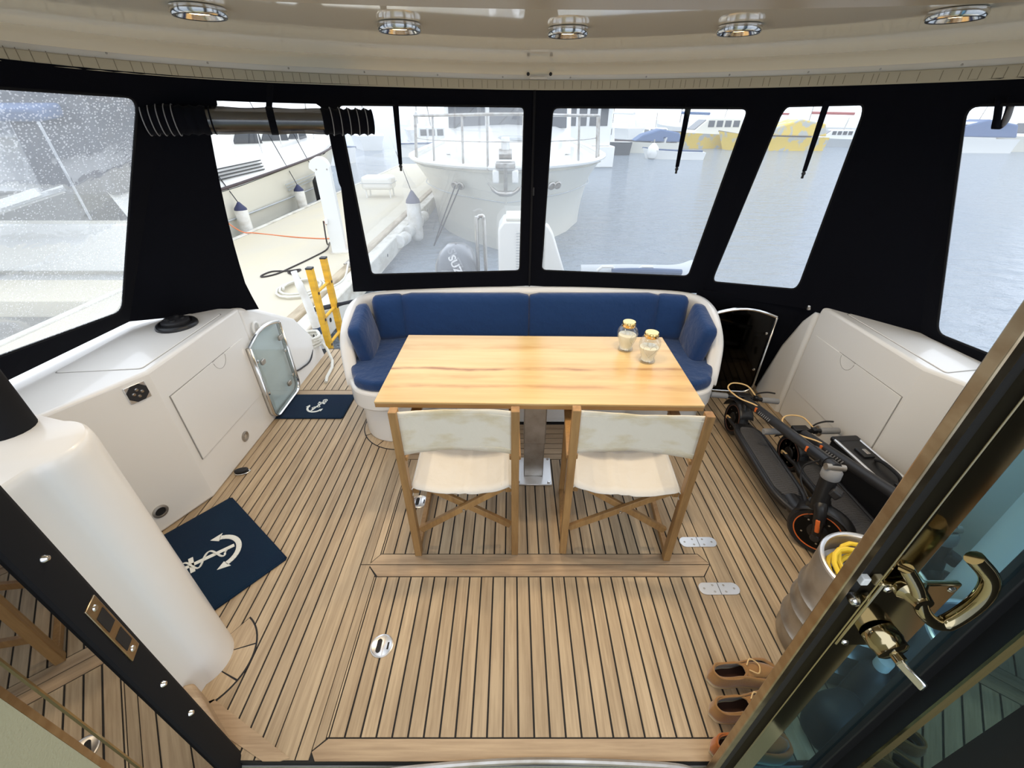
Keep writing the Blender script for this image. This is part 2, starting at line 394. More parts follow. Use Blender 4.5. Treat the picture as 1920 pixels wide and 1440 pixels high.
# ================================================================ THE SETTING
# ---- hull body and teak deck
MB().box(-2.36, 2.40, .2, 3.62, -.95, -.035).build('hull', 'gelcoat', kind='structure', label='white hull body under the cockpit deck', recenter=True)
fl = MB().box(-2.06, 2.02, .535, 3.6, -.034, -.0035).build('floor', 'caulk', label='teak planked cockpit floor with black caulked seams', kind='structure')
OFF[fl.name] = fl.location.copy()
PL = {}
def plank(x0, x1, y0, y1, m='teak_y', z=0., name='plank'):
    key = (round(x1 - x0, 4), round(y1 - y0, 4), m)
    if key not in PL:
        w, l = (x1 - x0) / 2, (y1 - y0) / 2; mb = MB().box(-w, w, -l, l, -.012, 0)
        me = bpy.data.meshes.new('plank'); me.from_pydata(mb.v, [], mb.f); me.materials.append(M[m]); PL[key] = me
    o = bpy.data.objects.new(name, PL[key]); COL.objects.link(o); o.parent = fl
    o.location = Vector(((x0 + x1) / 2, (y0 + y1) / 2, z)) - fl.location; return o
def board(poly, m='teak_x', z=0., name='board', t=.012):
    return MB().prism(poly, z - t, z).build(name, m, fl, smooth=0)
def field(x0, x1, y0, y1, n, g=.0075, m='teak_y'):
    w = (x1 - x0 + g) / n
    for i in range(n): plank(x0 + i * w, x0 + (i + 1) * w - g, y0, y1, m)
field(-.652, .925, .604, 1.226, 28)
field(-.652, .925, 1.356, 2.05, 28)
board([(-.700, .562), (-.655, .599), (.927, .599), (.978, .560), (.978, .537), (-.68, .537)])
board([(-.650, 1.231), (-.706, 1.291), (.976, 1.291), (.925, 1.231)])
board([(-.706, 1.2955), (-.662, 1.351), (.938, 1.351), (.978, 1.2955)])
for (a, b) in ((.562, 1.226), (1.356, 2.05)):
    plank(-.747, -.7035, .54 if a < 1 else 1.296, 1.291 if a < 1 else 2.05)
for poly in ([(-.700, .568), (-.666, .598), (-.666, 1.236), (-.700, 1.277)], [(-.700, 1.309), (-.668, 1.350), (-.666, 2.05), (-.700, 2.05)],
             [(.930, .603), (.978, .566), (.978, 1.288), (.930, 1.229)], [(.978, 1.300), (.978, 2.05), (.930, 2.05), (.930, 1.356), (.942, 1.354)]): board(poly, 'teak_y', name='plank')
plank(-.6625, -.6575, .604, 1.226); plank(-.6625, -.6575, 1.356, 2.05); plank(-.832, -.7525, .54, 2.4); plank(.9835, 1.056, .54, 2.4)
field(-2.05, -1.7525, .54, 1.80, 5); field(-1.70, -.837, .54, 2.795, 15); plank(-1.745, -1.7045, 1.3, 2.795)
field(1.061, 1.955, .54, 2.95, 16); plank(1.96, 2.0, .54, 2.95)
for i in range(7): plank(-.747, .978, 2.0555 + i * .0525, 2.0555 + i * .0525 + .047, 'teak_x', name='board')
plank(-1.745, -1.0, 2.80, 2.865, 'teak_x', name='threshold_board')
field(-1.745, -.95, 2.872, 3.58, 14)
def arc(cx, cy, r, a0, a1, n=8): return [(cx + r * math.cos(R(a0 + (a1 - a0) * i / n)), cy + r * math.sin(R(a0 + (a1 - a0) * i / n))) for i in range(n + 1)]
def arcplank(cx, cy, r0, r1, a0, a1):
    board(arc(cx, cy, r0, a0, a1) + arc(cx, cy, r1, a1, a0), 'teak_y', .002, 'margin_plank', .014)
    rim = arc(cx, cy, r0 - .006, a0 - 1, a1 + 1) + arc(cx, cy, r1 + .007, a1 + 1, a0 - 1)
    MB().prism(rim, -.01, .0012).build('caulk_line', 'caulk', fl, smooth=0)
for a in (-62, -22, 18): arcplank(-1.27, .86, .10, .20, a + 1, a + 39)
board([(-1.215, .685), (-1.135, .72), (-.77, .545), (-.80, .537), (-.86, .537)], 'teak_x', .002, 'margin_plank')
for i in range(4): arcplank(-.76, 2.44, .20, .29, 150 + i * 30 + .7, 150 + i * 30 + 29.3)
for i in range(4): arcplank(1.02, 2.44, .20, .29, -90 + i * 30 + .7, -90 + i * 30 + 29.3)
# curved polished trim on the threshold in front of the camera
MB().tube(cr([(-.55, .492, .002), (-.33, .517, .004), (.07, .537, .004), (.53, .524, .004), (.64, .50, .002)], 8), .010, 8).build('trim_1', 'steel_dull', kind='structure', label='curved polished metal trim along the door threshold')
MB().box(-2.3, 2.6, -.9, .53, -.06, -.03).build('floor_saloon', 'olive', kind='structure', label='dull green saloon floor inside the doorway')
# ---- roof: edge curve shared with the canvas
T = [(-1.80, 1.1, 2.045), (-1.45, 2.13, 2.012), (-1.29, 2.285, 2.009), (-.905, 2.55, 2.005), (.13, 2.95, 2.0), (1.31, 2.68, 1.998), (1.68, 2.42, 1.998), (1.90, 2.2, 1.998), (2.2, 1.2, 1.998)]
B = [(-2.3, 1.1, .88), (-2.2, 2.25, .88), (-1.69, 2.64, .815), (-1.16, 2.98, .79), (.13, 3.08, .80), (1.40, 3.0, .77), (1.92, 2.65, .80), (2.3, 2.15, .80), (2.4, 1.2, .80)]
EC = cr([(-1.84, .3, 2.05), (-1.77, 1.1, 2.045), (-1.60, 1.82, 2.022), (-1.30, 2.26, 2.009), (-.905, 2.56, 2.005), (-.4, 2.80, 2.002), (.13, 2.95, 2.0), (.74, 2.88, 1.999), (1.31, 2.65, 1.998), (1.68, 2.40, 1.998), (1.95, 2.08, 1.998), (2.12, 1.65, 1.998), (2.2, 1.2, 1.998), (2.25, .3, 1.998)], 6)
ZP = 2.115
def inward(i):
    t = EC[min(i + 1, len(EC) - 1)] - EC[max(i - 1, 0)]; n = Vector((t.y, -t.x, 0)); return n.normalized()
def ring(prof):
    rows = []
    for (d, h) in prof:
        rows.append([EC[i] + inward(i) * d + Vector((0, 0, h * (ZP - EC[i].z) / .115)) for i in range(len(EC))])
    return rows
ceil = thing('ceiling', 'cream gelcoat cockpit roof overhang', None, (0, 2, 2.1), world=True, kind='structure')
r_ = ring([(.125, .115), (.06, .112), (.03, .10), (.014, .07)]); MB().grid(r_).build('fascia', 'ceiling_near', ceil, smooth=80)
MB().grid(ring([(.014, .07), (.006, .07), (.004, .048), (.014, .046)])).build('trim_rail', 'gelcoat_warm', ceil, smooth=30)
MB().grid(ring([(.012, .047), (.006, .045), (.006, .0), (-.02, -.004)])).build('edge_tape', 'tape', ceil, smooth=30)
tk = MB(); L_ = 0
for i in range(8, len(EC) - 9):
    a, b = EC[i], EC[i + 1]; n = max(1, int((b - a).length / .035)); nn = inward(i)
    for k in range(n):
        p = a.lerp(b, (k + random.random() * .5) / n) + nn * .0068; tt = (b - a).normalized()
        tk.add([p + tt * .0012 + Vector((0, 0, .006)), p - tt * .0012 + Vector((0, 0, .006)), p - tt * .0012 + Vector((0, 0, .042)), p + tt * .0012 + Vector((0, 0, .042))], [(0, 1, 2, 3)])
tk.build('stitches', 'tick', ceil, smooth=0, kind='stuff')
for i in range(10, len(EC) - 10, 4):
    p = EC[i] + inward(i) * .0085 + Vector((0, 0, .058)); nn = inward(i)
    MB().lathe([(0, .003), (.003, .002), (.0042, 0)], 8, p, frame_to(nn)).build('screw', 'steel_dull', ceil)
for x in (.09, .215): MB().lathe([(0, .006), (.007, .005), (.009, 0)], 10, (x, 2.915, 2.072), frame_to((0, -1, 0))).build('stud', 'rubber', ceil)
MB().obox((.15, 2.925, 2.055), (.10, .012, .012)).build('zip_slider', 'gelcoat_warm', ceil, bevel=.003)
top = r_[0]
MB().add([(p.x, p.y, ZP) for p in top], [tuple(range(len(top)))]).build('ceiling_panel', 'ceiling_gel', ceil, smooth=0)
MB().add([(p.x, p.y, 2.135) for p in top], [tuple(range(len(top)))]).build('roof_top', 'gelcoat', ceil, smooth=0)
MB().grid(ring([(-.02, -.004), (-.03, .06), (.0, .135), (.13, .135)])).build('roof_edge', 'gelcoat', ceil, smooth=60)
xs = [-1.85 + i * .1 for i in range(41)]
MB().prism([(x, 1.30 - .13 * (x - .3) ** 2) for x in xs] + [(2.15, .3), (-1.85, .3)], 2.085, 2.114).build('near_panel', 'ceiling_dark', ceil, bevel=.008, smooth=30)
# ---- navy canvas enclosure with clear vinyl windows
def near_k(p): return min(range(len(EC)), key=lambda k: (EC[k].xy - Vector(p[:2])).length)
TK = [near_k(p) for p in T]; TK[0] = 0 if TK[0] == 0 else TK[0]
T = [tuple(EC[k]) for k in TK]
def edge(i, s):
    f = TK[i] + (TK[i + 1] - TK[i]) * max(0., min(1., s)); k = min(int(f), len(EC) - 2); return EC[k].lerp(EC[k + 1], f - k)
def quad(i, s, t):
    a, b = Vector(T[i]), Vector(T[i + 1]); return quad0(i, s, t) + (edge(i, s) - a.lerp(b, max(0., min(1., s)))) * (1 - t)
def quad0(i, s, t):
    a, b, c, d = Vector(T[i]), Vector(T[i + 1]), Vector(B[i + 1]), Vector(B[i]); return (a * (1 - s) + b * s) * (1 - t) + (d * (1 - s) + c * s) * t
def dens(poly, n=6):
    out = []
    for i in range(len(poly)):
        a = Vector(poly[i]); b = Vector(poly[(i + 1) % len(poly)]); k = max(1, int((b - a).length * n))
        for j in range(k): out.append(tuple(a.lerp(b, j / k)))
    return out
def canvas(i, outline, hole, parent):
    bm = bmesh.new()
    def loop(pts):
        vs = [bm.verts.new((p[0], p[1], 0)) for p in pts]
        for a in range(len(vs)): bm.edges.new((vs[a], vs[(a + 1) % len(vs)]))
    loop(dens(outline, 12))
    if hole: loop(dens(hole, 3))
    bmesh.ops.triangle_fill(bm, use_beauty=True, use_dissolve=False, edges=bm.edges[:])
    mb = MB(); bm.verts.index_update()
    mb.add([quad(i, v.co.x, v.co.y) for v in bm.verts], [tuple(v.index for v in f.verts) for f in bm.faces]); bm.free()
    return mb.build('canvas_panel', 'canvas', parent, smooth=0, solid=.008)
wl = thing('wall_left', 'navy black canvas side curtain on the port side', None, (-1.9, 2, .85), world=True, kind='structure')
wb = thing('wall_back', 'navy black canvas aft curtain behind the bench', None, (.1, 3, .8), world=True, kind='structure')
wr = thing('wall_right', 'navy black canvas side curtain on the starboard side', None, (2, 2, .85), world=True, kind='structure')
full = [(0, -.006), (1, -.006), (1, 1), (0, 1)]
def win(i, q, r, n, parent, m, label, outline=full):
    h = rpoly(q, r, 5); canvas(i, outline, h, parent)
    big = [(p[0] + (.01 if p[0] > .5 else -.01) * .6, p[1] + (.006 if p[1] > .5 else -.006)) for p in h]
    # pane as a fan grid, slightly outside the canvas
    mb = MB(); N_ = 12
    cx = [sum(p[k] for p in h) / len(h) for k in (0, 1)]; rows = []
    for k in range(N_ + 1):
        f = k / N_; rows.append([quad(i, cx[0] + (p[0] - cx[0]) * f * 1.012, cx[1] + (p[1] - cx[1]) * f * 1.012) for p in h])
    mb.grid(rows, closed_u=True)
    mb.build('window_%d' % n, m, None, smooth=60, kind='structure', label=label)
    # welt: slim binding round the window
    MB().tube([quad(i, *p) for p in h], .006, 6, closed=True).build('window_binding', 'rubber_soft', parent)
win(0, [(.18, .064), (.898, .064), (.950, .924), (.16, .87)], .05, 1, wl, 'vinyl_left', 'crinkled wet clear vinyl window of the port curtain')
canvas(1, [(0, -.006), (1, -.006), (1, .075), (.80, .12), (.79, .16), (.835, .35), (.89, .627), (.94, .85), (1.02, 1.02), (0, 1.0)], None, wl)
canvas(2, [(0, -.006), (1, -.006), (1, .40), (.985, .38), (.945, .171), (.90, .075), (.86, .064), (.0, .062)], None, wb)
win(3, [(.029, .066), (.95, .066), (.943, .902), (.11, .889)], .025, 2, wb, 'vinyl_wavy', 'hazy clear vinyl window behind the left half of the bench')
win(4, [(.091, .068), (.948, .072), (.897, .893), (.067, .898)], .03, 3, wb, 'vinyl', 'hazy clear vinyl window behind the right half of the bench')
win(5, [(.202, .065), (.985, .062), (.918, .896), (.06, .917)], .06, 4, wr, 'vinyl', 'narrow slanted clear vinyl window at the starboard corner')
canvas(6, full, None, wr)
win(7, [(.05, .07), (.82, .07), (.80, .90), (.09, .925)], .05, 5, wr, 'vinyl', 'wide clear vinyl window of the starboard curtain')
MB().add([(1.36, 2.99, .80), (1.95, 2.66, .82), (2.0, 3.0, -.05), (1.34, 3.06, -.05)], [(0, 1, 2, 3)]).build('canvas_apron', 'canvas', wr, smooth=0, solid=.008)
MB().add([(1.95, 2.66, .82), (2.33, 2.15, .82), (2.45, 2.3, .0), (2.0, 3.0, -.05)], [(0, 1, 2, 3)]).build('canvas_apron', 'canvas', wr, smooth=0, solid=.008)
zp = MB(); zp.tube([quad(4, .0, t / 20) + Vector((0, -.008, 0)) for t in range(0, 21)], .008, 6); zp.build('zip_flap', 'rubber_soft', wb)
MB().obox(quad(4, .008, .45) + Vector((0, -.014, 0)), (.012, .008, .05)).build('zip_pull', 'rubber', wb, bevel=.003)
# ---- side lockers, aft bulwarks, mouldings beside the door
def locker(sgn, body, face_x, door, label, ring_yz, notch):
    t = thing('side_locker', label, 'locker', (body[1][0], 2.1, 0), world=True)
    MB().prism(body, 0, .85).build('body', 'gelcoat', t, bevel=.016, seg=3, smooth=16)
    y0, y1, z0, z1 = door; ny, nr = notch
    poly = [(y0, z0), (y1, z0), (y1, z1), (ny + nr, z1)] + [(ny + nr * math.cos(R(-a)), z1 + nr * 1.15 * math.sin(R(-a))) for a in range(15, 180, 15)] + [(ny - nr, z1), (y0, z1)]
    fx = [face_x, face_x - sgn * .005]
    # seam frame, then the door proud of it
    MB().prism([(y0 - .003, z0 - .003), (y1 + .003, z0 - .003), (y1 + .003, z1 + .003), (y0 - .003, z1 + .003)], face_x + sgn * .004, face_x - sgn * .0012, 'x').build('door_seam', 'seam', t, smooth=0)
    d = MB().prism(poly, face_x + sgn * .004, face_x - sgn * .005, 'x').build('locker_door', 'gelcoat', t, bevel=.0015)
    rows = []
    for k in range(7):
        f = k / 6; rows.append([(face_x - sgn * (.0015 + .003 * f ** 2), ny + nr * f * math.cos(R(-a)), z1 + nr * 1.15 * f * math.sin(R(-a))) for a in range(0, 181, 15)])
    MB().grid(rows).build('finger_recess', 'gelcoat', d, smooth=60)
    MB().tube([(face_x - sgn * .0052, ny + nr * .98 * math.cos(R(-a)), z1 - .002 + nr * 1.13 * math.sin(R(-a))) for a in range(4, 177, 8)], .0012, 5).build('recess_edge', 'seam', d)
    ry, rz = ring_yz; q = frame_to((-sgn, 0, 0))
    rg = MB().lathe([(.034, -.004), (.034, .004), (.028, .008), (.018, .005), (.016, -.004)], 24, (face_x, ry, rz), q).build('round_fitting', 'steel_dull', t)
    MB().lathe([(0, .004), (.012, .004), (.014, -.003)], 16, (face_x, ry, rz), q).build('fitting_core', 'steel_brushed', rg)
    return t
bl = [(-2.05, 1.12), (-1.735, 1.735), (-1.728, 2.52), (-2.36, 2.52), (-2.36, 1.12)]
ll = locker(-1, bl, -1.731, (1.78, 2.45, .255, .675), 'white moulded locker along the port side with a switch plate', (2.14, .12), (2.19, .058))
br = [(2.33, 1.12), (1.99, 1.77), (1.985, 2.56), (2.36, 2.56), (2.38, 1.12)]
rl = locker(1, br, 1.988, (1.79, 2.51, .25, .665), 'white moulded locker along the starboard side behind the scooters', (2.16, .15), (2.19, .058))
nn = Vector((.893, -.45, 0)); q1 = frame_to(nn); qa = Matrix((Vector((.45, .893, 0)), Vector((0, 0, 1)), nn)).transposed()
c = Vector((-1.768, 1.667, .775))
sp = MB().obox(c, (.088, .088, .012), qa).build('switch_plate', 'steel_brushed', ll, bevel=.003)
MB().prism([(math.cos(R(a)) * .055, math.sin(R(a)) * .055) for a in range(22, 382, 45)], .0, .010).v
pk = MB(); pk.add([c + qa @ Vector(v) for v in MB().prism([(math.cos(R(a)) * .045, math.sin(R(a)) * .045) for a in (22, 68, 112, 158, 202, 248, 292, 338)], .004, .009).v], MB().prism([(0, 0)] * 8, 0, 1).f)
pk.build('switch_panel', 'plastic_dark', sp)
for a in (0, 90, 180, 270):
    MB().lathe([(0, .006), (.006, .006), (.009, 0)], 12, c + qa @ Vector((.017 * math.cos(R(a)), .017 * math.sin(R(a)), .008)), qa).build('button', 'steel', sp)
so = MB().lathe([(.036, -.003), (.036, .006), (.026, .009), (.023, .0)], 24, (-1.845, 1.520, .125), q1).build('socket', 'steel_dull', ll)
MB().lathe([(0, .002), (.024, .003)], 20, (-1.845, 1.520, .125), q1).build('socket_cap', 'rubber', so)
for (lk, x0, x1, sg) in ((ll, -2.16, -1.78, 1), (rl, 2.05, 2.28, 1)):
    MB().prism(rpoly([(x0, 1.72), (x1, 1.76), (x1, 2.42), (x0, 2.42)], .02), .845, .8535).build('lid', 'gelcoat', lk, bevel=.002)
    MB().prism(rpoly([(x0 - .005, 1.715), (x1 + .005, 1.755), (x1 + .005, 2.425), (x0 - .005, 2.425)], .02), .84, .8507).build('lid_seam', 'seam', lk, smooth=0)
MB().prism([(2.525, -.03), (2.525, .84), (2.64, .815), (3.16, .50), (3.46, .12), (3.5, -.03)], -2.36, -1.742, 'x').build('bulwark', 'gelcoat', label='white bulwark sloping down to the stern beyond the open glass gate', cat='bulwark', bevel=.03, seg=3)
MB().prism([(2.565, -.03), (2.565, .84), (2.68, .70), (2.79, .46), (2.9, .05), (2.9, -.03)], 1.975, 2.36, 'x').build('bulwark', 'gelcoat', label='white bulwark end beside the closed dark gate', cat='bulwark', bevel=.03, seg=3)
MB().tube(cr([(-2.05, 2.56, .86), (-2.02, 2.85, .73), (-2.0, 3.15, .53), (-1.98, 3.4, .24)], 5), .012, 8).build('toe_rail', 'steel', label='slim polished toe rail along the sloping port bulwark', cat='rail')
# rounded mouldings either side of the doorway
def moulding(pts, label, zt):
    n = len(pts); mb = MB(); cx = sum(p[0] for p in pts) / n; cy = sum(p[1] for p in pts) / n
    rows = []
    for (z, ins) in ((0, 0), (zt - .05, 0), (zt - .025, .008), (zt - .008, .025), (zt, .055)):
        rows.append([(p[0] + (cx - p[0]) * ins * 1.5, p[1] + (cy - p[1]) * ins * 1.5, z) for p in pts])
    mb.grid(rows, closed_u=True); k = len(mb.v); mb.f.append(tuple(range(k - n, k)))
    return mb.build('door_moulding', 'gelcoat', smooth=50, label=label, cat='moulding')
nose = arc(-1.27, .86, .118, -50, 95, 14)
moulding([(-1.22, .545), (-1.205, .68)] + nose + [(-1.5, 1.04), (-2.2, 1.14), (-2.2, .545)], 'white rounded moulding beside the left door leaf', 1.14)
nose2 = arc(1.70, .86, .118, 85, 230, 14)
moulding([(2.5, .545), (2.5, 1.12), (1.9, 1.04)] + nose2 + [(1.66, .72), (1.66, .545)], 'white rounded moulding seen through the blue tinted door glass', 1.14)
MB().prism([(-1.20, .715), (-1.165, .725), (-.955, .56), (-1.12, .55)], .0, .13).build('teak_wedge', 'teak_x', label='bare teak wedge at the foot of the left door moulding', cat='trim', bevel=.01)
MB().tube([(-1.40, .93, 1.10), (-1.40, .93, 2.10)], .058, 20).build('padded_post', 'rubber_soft', label='thick black padded post rising from the white moulding', cat='post')
# ================================================================ DOOR LEAVES
# left leaf: folded inwards, glass mirrors the deck
ld = thing('glass_door', 'mirroring glass door leaf with black padded edge at bottom left', 'door', (-.9, .5, -.03), world=True)
u = Vector((.342, -.94, 0)); n_ = Vector((.94, .342, 0)); P0 = Vector((-.94, .5, 0))
def leafbox(a, b, z0, z1, th, off=0.):
    mb = MB(); c0 = P0 + u * a + n_ * off; c1 = P0 + u * b + n_ * off; vs = []
    for p in (c0, c1):
        for (k, z) in ((-1, z0), (1, z0), (1, z1), (-1, z1)): vs.append(p + n_ * (k * th / 2) + Vector((0, 0, z)))
    return mb.add(vs, [(3, 2, 1, 0), (4, 5, 6, 7), (0, 1, 5, 4), (1, 2, 6, 5), (2, 3, 7, 6), (3, 0, 4, 7)])
pad = MB(); vs = []
pp = [(-.066, -.012), (-.070, .0), (-.064, .012), (-.050, .017), (.010, .017), (.022, .012), (.026, -.008)]
for z in (-.02, 2.05): vs += [P0 + u * a + n_ * b + Vector((0, 0, z)) for a, b in pp]
k = len(pp); pad.add(vs, [(i, (i + 1) % k, k + (i + 1) % k, k + i) for i in range(k)] + [tuple(range(k)), tuple(range(k, 2 * k))]).build('padded_edge', 'rubber_soft', ld, smooth=50)
def onpad(a, z, off=.017): return P0 + u * a + n_ * off + Vector((0, 0, z))
qn = frame_to(n_); qp_ = Matrix((u, n_, Vector((0, 0, 1)))).transposed()
for z in (1.135, .60, .42): MB().lathe([(0, .010), (.005, .009), (.008, .004), (.009, 0)], 14, onpad(-.02, z), qn).build('edge_screw', 'steel', ld)
leafbox(.02, .146, .0, 2.04, .008).build('glass', 'door_mirror', ld, smooth=0)
leafbox(.146, .150, .0, 2.04, .014).build('bead', 'bronze', ld, smooth=0)
leafbox(.150, .178, .0, 2.04, .008).build('inner_glass', 'door_mirror', ld, smooth=0)
leafbox(.178, .192, .0, 2.04, .014).build('inner_stile', 'bronze_dull', ld, smooth=0)
lp = MB().obox(onpad(-.024, .865), (.044, .008, .215), qp_).build('latch_plate', 'bronze_dull', ld, bevel=.002)
for z in (.905, .822): MB().obox(onpad(-.024, z, .0205), (.030, .003, .055), qp_).build('latch_slot', 'caulk', lp, smooth=0)
for z in (.953, .777): MB().lathe([(0, .003), (.006, .003), (.008, 0)], 12, onpad(-.024, z, .021), qn).build('plate_screw', 'steel', lp)
MB().add([P0 + u * a + Vector((0, 0, z)) for a, z in ((.195, -.03), (.9, -.03), (.9, 2.0), (.195, 2.0))], [(0, 1, 2, 3)]).build('wall_saloon_left', 'olive', smooth=0, solid=.02, kind='structure', label='plain olive saloon wall at the bottom left corner')
# right leaf: polished stile with lock and handle, blue tinted glass
rd = thing('glass_door', 'blue tinted glass door with polished bronze stile and lever handle', 'door', (.8, .5, -.03), world=True)
YD = .5
MB().box(.648, .668, YD - .012, YD + .012, -.02, 2.06).build('jamb_strip', 'bronze_dull', rd, bevel=.003)
MB().box(.668, .704, YD + .004, YD + .02, -.02, 2.06).build('gasket', 'rubber', rd, smooth=0)
MB().box(.704, .712, YD - .018, YD + .02, -.02, 2.06).build('stile_edge', 'bronze', rd, bevel=.002)
MB().box(.714, .775, YD - .012, YD + .018, -.02, 2.06).build('stile', 'bronze', rd, bevel=.003)
MB().box(.775, .985, YD, YD + .006, .0, 2.06).build('glass', 'door_blue', rd, smooth=0)
MB().box(.985, 1.045, YD - .014, YD + .02, -.02, 2.06).build('hinge_stile', 'rubber', rd, bevel=.003)
lp = MB().box(.706, .86, YD - .024, YD - .012, .90, 1.125).build('lock_plate', 'bronze', rd, bevel=.004)
for (x, z) in ((.722, .915), (.845, .915), (.845, 1.11), (.722, 1.11)): MB().lathe([(0, .004), (.005, .0035), (.008, 0)], 12, (x, YD - .024, z), frame_to((0, -1, 0))).build('plate_screw', 'steel', lp)
hd = MB().tube(cr([(.715, YD - .03, 1.185), (.74, YD - .045, 1.15), (.765, YD - .06, 1.10), (.80, YD - .07, 1.075), (.822, YD - .07, 1.10), (.83, YD - .07, 1.16), (.818, YD - .065, 1.21), (.785, YD - .05, 1.245)], 6), [.012] * 20 + [.014] * 23, 12)
hd.build('lever_handle', 'bronze', rd, smooth=60)
MB().lathe([(.028, 0), (.028, .012), (.02, .02), (.016, .04)], 20, (.752, YD - .024, 1.125), frame_to((0, -1, 0))).build('handle_rose', 'bronze', rd)
ck = MB().lathe([(.033, 0), (.034, .025), (.031, .03), (.031, .042), (.024, .046), (.012, .047), (.012, .06), (0, .06)], 24, (.768, YD - .024, .965), frame_to((.15, -1, -.1))).build('lock_cylinder', 'bronze', rd)
MB().obox((.79, YD - .10, .945), (.008, .05, .022), rotm('Z', 14)).build('thumb_turn', 'steel', rd, bevel=.003)
MB().lathe([(.011, 0), (.011, .014), (.007, .02), (0, .021)], 14, (.69, YD - .002, 1.055), frame_to((-.2, -1, 0))).build('catch_knob', 'steel', rd)
MB().box(.683, .698, YD - .01, YD + .004, 1.10, 1.12).build('number_tag', 'post_white', rd, bevel=.002)
# second leaf folded inwards on the right
fd = thing('folded_door_leaf', 'dark folded door leaf mirroring deck planks at bottom right', 'door', (1.03, .4, -.03), world=True)
u2 = Vector((-.342, -.94, 0)); n2 = Vector((-.94, .342, 0)); Q0 = Vector((1.03, .49, 0))
def leaf2(a, b, z0, z1, th, off=0.):
    vs = []
    for p in (Q0 + u2 * a + n2 * off, Q0 + u2 * b + n2 * off):
        for (k, z) in ((-1, z0), (1, z0), (1, z1), (-1, z1)): vs.append(p + n2 * (k * th / 2) + Vector((0, 0, z)))
    return MB().add(vs, [(3, 2, 1, 0), (4, 5, 6, 7), (0, 1, 5, 4), (1, 2, 6, 5), (2, 3, 7, 6), (3, 0, 4, 7)])
leaf2(.0, .055, .0, 2.05, .02).build('outer_stile', 'rubber', fd, smooth=0)
leaf2(.055, .062, .0, 2.05, .024).build('bead', 'bronze', fd, smooth=0)
leaf2(.062, .15, .0, 2.05, .008).build('glass', 'door_mirror', fd, smooth=0)
leaf2(.15, .5, .0, 2.05, .02).build('inner_stile', 'rubber', fd, smooth=0)
# ================================================================ CEILING LIGHTS, ROLL, STRAPS
def downlight(loc, label):
    t = thing('ceiling_downlight', label, 'light', loc, group='round chrome downlights in the roof')
    MB().lathe([(.052, 0), (.064, -.002), (.066, -.016), (.062, -.021), (.054, -.021), (.05, -.016), (.040, .0), (.032, .004)], 32).build('rim', 'steel', t, smooth=50)
    MB().lathe([(.0625, -.0195), (.061, -.0222), (.0565, -.0222), (.055, -.019)], 32, caps=False).build('lip', 'plastic_black', t, smooth=50)
    MB().lathe([(.0, -.014), (.030, -.013), (.037, -.006)], 24).build('bulb', 'bulb', t)
    ld_ = bpy.data.lights.new('downlight_glow', 'AREA'); ld_.shape = 'DISK'; ld_.size = .06; ld_.energy = LAMP_W; ld_.color = (1, .80, .56); ld_.spread = R(150)
    lo = bpy.data.objects.new('downlight_glow', ld_); COL.objects.link(lo); lo.parent = t; lo.location = (0, 0, -.022)
    return t
for (x, y), l in zip(((-.807, 1.437), (-.342, 1.669), (.179, 1.752), (.707, 1.705), (1.18, 1.476)),
        ('round chrome downlight nearest the port side', 'round chrome downlight second from the port side', 'round chrome downlight in the middle of the arc of five', 'round chrome downlight second from the starboard side', 'round chrome downlight nearest the starboard side')):
    downlight((x, y, ZP), l)
# rolled-up curtain window
rt = thing('rolled_curtain', 'rolled up vinyl curtain strapped under the roof above the dock opening', 'curtain', (-1.1, 2.35, 1.86), world=True)
A = Vector((-1.52, 2.12, 1.862)); Bq = Vector((-.70, 2.50, 1.85)); D = Bq - A
def on(f, dx=0): return A + D * f
rr = lambda f: .058 + .006 * math.sin(f * 19)
MB().tube([on(f / 40) for f in range(6, 31)], [.052 + .002 * math.sin(f * .7) for f in range(6, 31)], 20).build('vinyl_roll', 'vinyl_roll', rt, smooth=70)
MB().tube([on(f / 40) for f in range(6, 31)], .035, 16).build('roll_core', 'canvas', rt, smooth=70)
for (a, b) in ((-.03, .24), (.74, 1.0)):
    MB().tube([on(a + (b - a) * k / 20) for k in range(21)], [.054 + .004 * math.sin(k * 1.9) * (1 if k > 0 else 0) for k in range(21)], 20).build('canvas_end', 'canvas', rt, smooth=70)
    for k in range(5):
        f = a + (b - a) * (.18 + .17 * k) if a > .5 else a + (b - a) * (.0 + .11 * k)
        MB().tube([on(f) + frame_to(D) @ Vector((.0585 * math.cos(x * PI / 10), .0585 * math.sin(x * PI / 10), 0)) for x in range(20)], .0022, 5, closed=True).build('binding', 'grip_grey', rt)
f = .50
MB().tube([on(f - .017) , on(f + .017)], .056, 20).build('strap', 'canvas', rt)
MB().bar(on(f) + Vector((0, .0, .05)), on(f) + Vector((.01, .05, .14)), .03, .004).build('strap_top', 'canvas', rt)
# hanging tie straps
def strap(p, q, label):
    p = Vector(p); q = Vector(q); t = thing('tie_strap', label, 'strap', q, world=True, group='tie straps hanging over the windows')
    m_ = p.lerp(q, .9)
    d = (q - p).normalized(); s_ = Vector((0, 1, 0)).cross(d).normalized()
    mb = MB(); vs = []
    for (c, w) in ((p, .016), (p.lerp(q, .5), .013), (m_, .010)):
        for e in (Vector((0, -.003, 0)), Vector((0, .003, 0))):
            vs += [c + s_ * w + e, c - s_ * w + e]
    mb.add(vs, [(0, 1, 5, 4), (2, 6, 7, 3), (0, 4, 6, 2), (1, 3, 7, 5), (4, 5, 9, 8), (6, 10, 11, 7), (4, 8, 10, 6), (5, 7, 11, 9), (0, 2, 3, 1), (8, 9, 11, 10)])
    mb.build('webbing', 'canvas', t, smooth=0)
    MB().tube([m_, m_.lerp(q, .35), m_.lerp(q, .6), q], [.006, .011, .006, .007], 8).build('toggle', 'rubber', t)
